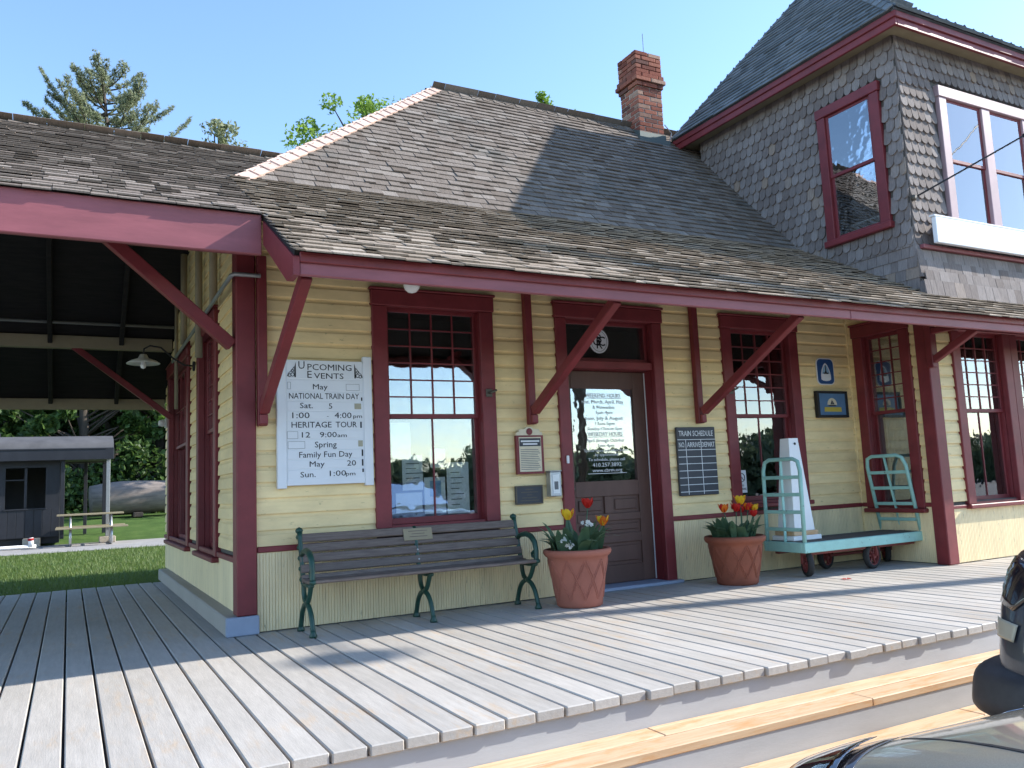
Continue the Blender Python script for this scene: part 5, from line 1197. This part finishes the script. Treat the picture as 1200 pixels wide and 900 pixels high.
prof = [(-.32, 2.18), (-.32, 2.42), (-.26, 2.56), (-.05, 2.68), (.5, 2.80), (1.28, 2.85), (2.06, 2.80), (2.61, 2.68), (2.82, 2.56), (2.88, 2.42), (2.88, 2.18), (2.7, 2.18), (2.7, 2.22), (-.14, 2.22), (-.14, 2.18)]
m = MB(); m.prism(prof, -LW-.6, 1.22, 'x'); autosmooth(m.build('roof', 'caboose_roof', cb), 50)
m = MB(); m.cbox(-LW-.61, 1.225, -.345, -.321, 2.14, 2.44, .006); m.build('roof_fascia', 'caboose', cb)
m = MB(); m.cbox(-LW-.5, 1.05, -.36, -.3455, 2.405, 2.425, .003); m.build('roof_gutter', 'carblack', cb)
m = MB(); m.cbox(-2.9, -1.45, .7, 1.9, 2.78, 3.02, .04); m.build('cupola', 'caboose', cb)
for px, py in ((1.10, -.20), (1.10, .05), (1.10, 2.5), (.62, 2.5), (.06, -.18)):
    m = MB(); m.cbox(px-.045, px+.045, py-.04, py+.04, .16, 2.17, .005); m.build('porch_post', 'caboose' if px != 1.10 or py > -.1 else 'metal', cb)
for bx in (-.60, 1.10, -3.2, -5.2):
    m = MB(); m.cbox(bx-.19, bx+.19, -.32, .10, .001, .155 if bx > 0 else .215, .01); m.build('concrete_block', 'block', cb)
m = MB(); m.box(-LW, 0, .1, 2.4, .06, .2185); m.build('underframe', 'carblack', cb)
pt = thing('picnic_table', 'weathered picnic table with bent pipe legs beside the caboose', 'picnic table', (-.90, 17.1, -.05))
for i in range(5): m = MB(); m.cbox(-.58, .90, -.36+i*.145, -.36+i*.145+.138, .735, .775, .004); m.build('top_plank', 'under_beam', pt)
for y in (-.75, .52): m = MB(); m.cbox(-.60, .98, y, y+.23, .42, .46, .004); m.build('seat_plank', 'under_beam', pt)
for x_ in (-.28, .62):
    m = MB(); m.tube([(x_, -.62, .415), (x_, -.60, .10), (x_, -.52, .03), (x_, .45, .03), (x_, .60, .10), (x_, .62, .415)], .03, 8); m.tube([(x_, -.30, .73), (x_, -.42, .05)], .025, 8); m.tube([(x_, .30, .73), (x_, .42, .05)], .025, 8); m.tube([(x_, -.62, .40), (x_, .62, .40)], .025, 8); m.build('pipe_leg', 'steel', pt, True)
pv = thing('white_pipe', 'short white pipe end with red band lying by the caboose blocks', 'pipe', (-2.45, 16.9, -.05))
m = MB(); m.tube([(-1.2, 0, .05), (.55, 0, .05)], .045, 10); m.tube([(.45, 0, .05), (.43, 0, .26)], .06, 10); m.build('pipe', 'white2', pv, True)
m = MB(); m.tube([(.434, 0, .19), (.430, 0, .25)], .064, 10); m.build('band', 'red_petal', pv, True)
lg = thing('felled_log', 'huge bleached felled tree trunk lying under the trees', 'log', (2.6, 24.2, .44))
m = MB(); pts = []; rs = []
for i in range(15): t = i/14; pts.append((-3.2+6.4*t, .15*math.sin(t*4), .60+.05*math.sin(t*7)+.06*t)); rs.append(.50+.05*math.sin(t*9)+.06*t)
m.tube(pts, rs, 20)
for i, v in enumerate(m.v): rr = random.uniform(.97, 1.03); m.v[i] = (v[0], v[1]*rr, .6+(v[2]-.6)*rr)
m.build('trunk', 'log', lg, True)
for x_ in (-1.8, 1.9): m = MB(); m.cbox(x_-.15, x_+.15, -.5, .5, 0, .16, .02); m.build('bearer', 'bark', lg)

# ------------------------------------------------------------------ vegetation
def leaf_mesh(name, pts, size, mat, parent, rng, aspect=1.6, upb=.3, kind=None):
    vs = []; fs = []
    for p in pts:
        n = Vector((rng.gauss(0, 1), rng.gauss(0, 1), rng.gauss(0, 1)+upb)).normalized(); a = n.orthogonal().normalized(); b = n.cross(a); th = rng.uniform(0, 6.28); c_, s_ = math.cos(th), math.sin(th)
        u = (a*c_+b*s_)*size*rng.uniform(.6, 1.25); v = (b*c_-a*s_)*size*rng.uniform(.6, 1.25)/aspect; o = len(vs)
        vs += [tuple(p-u), tuple(p+v*.9+n*size*.15), tuple(p+u), tuple(p-v*.9+n*size*.1)]; fs.append((o, o+1, o+2, o+3))
    m = MB(); m.v = vs; m.f = fs; return m.build(name, mat, parent, kind=kind)
def tree(name, label, loc, h, crown, nclump, nleaf, size, mat, trunk_r, rng, group=None, hidden_trunk=False):
    t = thing(name, label, 'tree', loc, 0, group)
    m = MB(); m.tube([(0, 0, -.2), (.05, .02, h*.3), (-.05, .1, h*.6), (0, 0, h*.92)], [trunk_r, trunk_r*.8, trunk_r*.5, trunk_r*.12], 10)
    pts = []; (rx, ry, z0, z1) = crown
    for i in range(nclump):
        zz = rng.uniform(0, 1); rad = math.sin(math.pi*(.14+.80*zz))**.7; a = rng.uniform(0, 6.283); q = rng.uniform(.35, 1)
        c = Vector((rx*rad*q*math.cos(a), ry*rad*q*math.sin(a), z0+(z1-z0)*zz)); cr_ = rng.uniform(.10, .22)*min(rx, ry)*1.15
        zb_ = max(h*.15, c.z-rng.uniform(.8, 2.2)*.6*q*rx*.6); m.tube([(0, 0, min(zb_, h*.85)), tuple(Vector((c.x*.5, c.y*.5, zb_+(c.z-zb_)*.6))), tuple(c)], [trunk_r*.28, trunk_r*.16, trunk_r*.05], 5)
        for k in range(nleaf):
            d = Vector((rng.gauss(0, 1), rng.gauss(0, 1), rng.gauss(0, .75))); d *= cr_*rng.uniform(.2, 1.0)**.5/max(.4, d.length); pts.append(c+d)
    m.build('trunk', 'bark', t, True); leaf_mesh('crown', pts, size, mat, t, rng)
    return t
rng = random.Random(5)
bgt = [(-6.5, 29, 11, 'broad dark shade tree far left behind the caboose'), (-3.6, 31.5, 12, 'dark shade tree directly behind the caboose roof'), (-.8, 28.8, 10, 'dense dark shade tree behind the caboose porch'), (2.0, 30.5, 11, 'dark shade tree standing behind the felled log'), (5.0, 29, 12, 'dark shade tree behind the right end of the log'), (9.5, 30, 12, 'dark shade tree hidden mostly by the station side wall')]
for x_, y_, h, lb in bgt: tree('shade_tree', lb, (x_, y_, lawn_z(y_)), h, (3.3, 2.4, .6, h), 105, 100, .19, 'leaf_dark', .22, rng, 'dark trees beyond the lawn')
pts = []
for i in range(9000):
    x_ = rng.uniform(-9, 11); y_ = rng.uniform(26.4, 28.2); pts.append(Vector((x_, y_, lawn_z(y_)+rng.uniform(0, 1)**1.3*(2.3+.6*math.sin(x_*1.7)))))
leaf_mesh('undergrowth', pts, .12, 'leaf_dark', None, rng, kind='stuff')['label'] = 'dark undergrowth beneath the trees behind the log'
pts = [Vector((rng.uniform(-14, 22), rng.uniform(35, 40), rng.uniform(.3, 10.5))) for i in range(15000)]
leaf_mesh('far_wood', pts, .5, 'leaf_dark', None, rng, kind='stuff')['label'] = 'dark wood beyond the lawn trees'
tree('young_tree', 'young tree with bright yellow-green spring leaves left of the side wall', (2.6, 25.8, lawn_z(25.8)), 4.0, (1.3, .8, 2.0, 3.9), 16, 45, .13, 'leaf_mid', .06, rng)
tree('spring_tree', 'bright green spring tree showing above the roof hip', (8.3, 22.5, lawn_z(22)), 14.2, (3.9, 3.2, 6.0, 15.2), 75, 120, .095, 'leaf_mid', .25, rng)
tree('spring_tree', 'bright green treetop just peeking over the roof ridge', (21.4, 30, lawn_z(30)), 20.6, (2.2, 2.2, 13.5, 21.3), 40, 80, .12, 'leaf_mid', .25, rng)
tree('spring_tree', 'pale leafy treetop right of the pine', (5.0, 34, lawn_z(34)), 13.5, (1.7, 1.7, 10, 18.6), 80, 40, .12, 'needle', .2, rng)
# white pine
pine = thing('pine_tree', 'tall open-crowned pine rising behind the left canopy roof', 'tree', (.35, 34, lawn_z(34)))
m = MB(); ph = 20.4; m.tube([(0, 0, -.2), (.1, 0, 8), (-.15, 0, 15), (-.55, 0, ph)], [.32, .24, .14, .02], 10); tuft = []
def limb(z, a, L, rise, dens=1.0):
    base = Vector((.1-.65*max(0, (z-8)/12.4), 0, z)); d = Vector((math.cos(a), math.sin(a), 0)); pts = []
    for i in range(7): q = i/6; pts.append(base+d*L*q+Vector((0, 0, rise*L*q*q+.10*L*q)))
    m.tube(pts, [.05*(1-.8*i/6) for i in range(7)], 5)
    for i in range(int(46*dens*L)):
        q = rng.uniform(.22, 1)**.7; p = base+d*L*q+Vector((0, 0, rise*L*q*q+.10*L*q)); s = Vector((-d.y, d.x, 0))*rng.gauss(0, .20*L*(1.15-q)*.6+.06); tuft.append(p+s+Vector((0, 0, rng.uniform(-.05, .18))))
z = 7.0
while z < 19.9:
    for k in range(6): limb(z+rng.uniform(-.25, .25), k*1.047+rng.uniform(-.4, .4)+z, max(.45, (20.9-z)*.66+.4)*rng.uniform(.6, 1.0) if z > 15 else 2.9*rng.uniform(.6, 1.1), rng.uniform(.25, .65), 1.05)
    z += .55
limb(17.0, math.pi+.05, 2.7, .85, 1.3); limb(17.3, .08, 2.9, .45, 1.2); limb(16.4, .15, 4.2, .10, 1.0); limb(18.0, .2, 1.5, .7, 1.2); limb(18.3, 2.9, 1.1, .9, 1.2)
m.build('trunk', 'bark', pine, True)
vs = []; fs = []
for p in tuft:
    for k in range(9):
        d = Vector((rng.gauss(0, 1), rng.gauss(0, 1), rng.gauss(.35, .8))).normalized()*rng.uniform(.10, .19); s = d.orthogonal().normalized()*.022; o = len(vs)
        vs += [tuple(p-s), tuple(p+s), tuple(p+d)]; fs.append((o, o+1, o+2))
nm = MB(); nm.v = vs; nm.f = fs; nm.build('crown', 'needle', pine)
# far trees and a house across the street (seen in the window reflections)
pts = []
for i in range(24000):
    x_ = rng.uniform(-30, 75); q = rng.uniform(0, 1); hgt = 3.0+.8*math.sin(x_*.35)+.6*math.sin(x_*.9+1); pts.append(Vector((x_, -34-rng.uniform(0, 5), -.5+hgt*q)))
leaf_mesh('tree_line', pts, .5, 'leaf_far', None, rng, kind='stuff')['label'] = 'line of trees across the street'
# grass on the lawn
vs = []; fs = []
for i in range(42000):
    y_ = 4.82+(14.2-4.82)*rng.random()**1.5; x_ = rng.uniform(-3.2, 2.2)
    if y_ > 13.6 and y_ > 14.2-.065*(x_-0): continue
    z_ = lawn_z(y_); h = rng.uniform(.03, .075); a = rng.uniform(0, 6.28); d = Vector((math.cos(a), math.sin(a), 0)); s = Vector((-d.y, d.x, 0))*.005; p = Vector((x_, y_, z_)); o = len(vs)
    vs += [tuple(p-s), tuple(p+s), tuple(p+d*h*.5+Vector((0, 0, h)))]; fs.append((o, o+1, o+2))
gm = MB(); gm.v = vs; gm.f = fs; gm.build('grass', 'grassblade', None, kind='stuff')['label'] = 'short mown grass behind the deck'
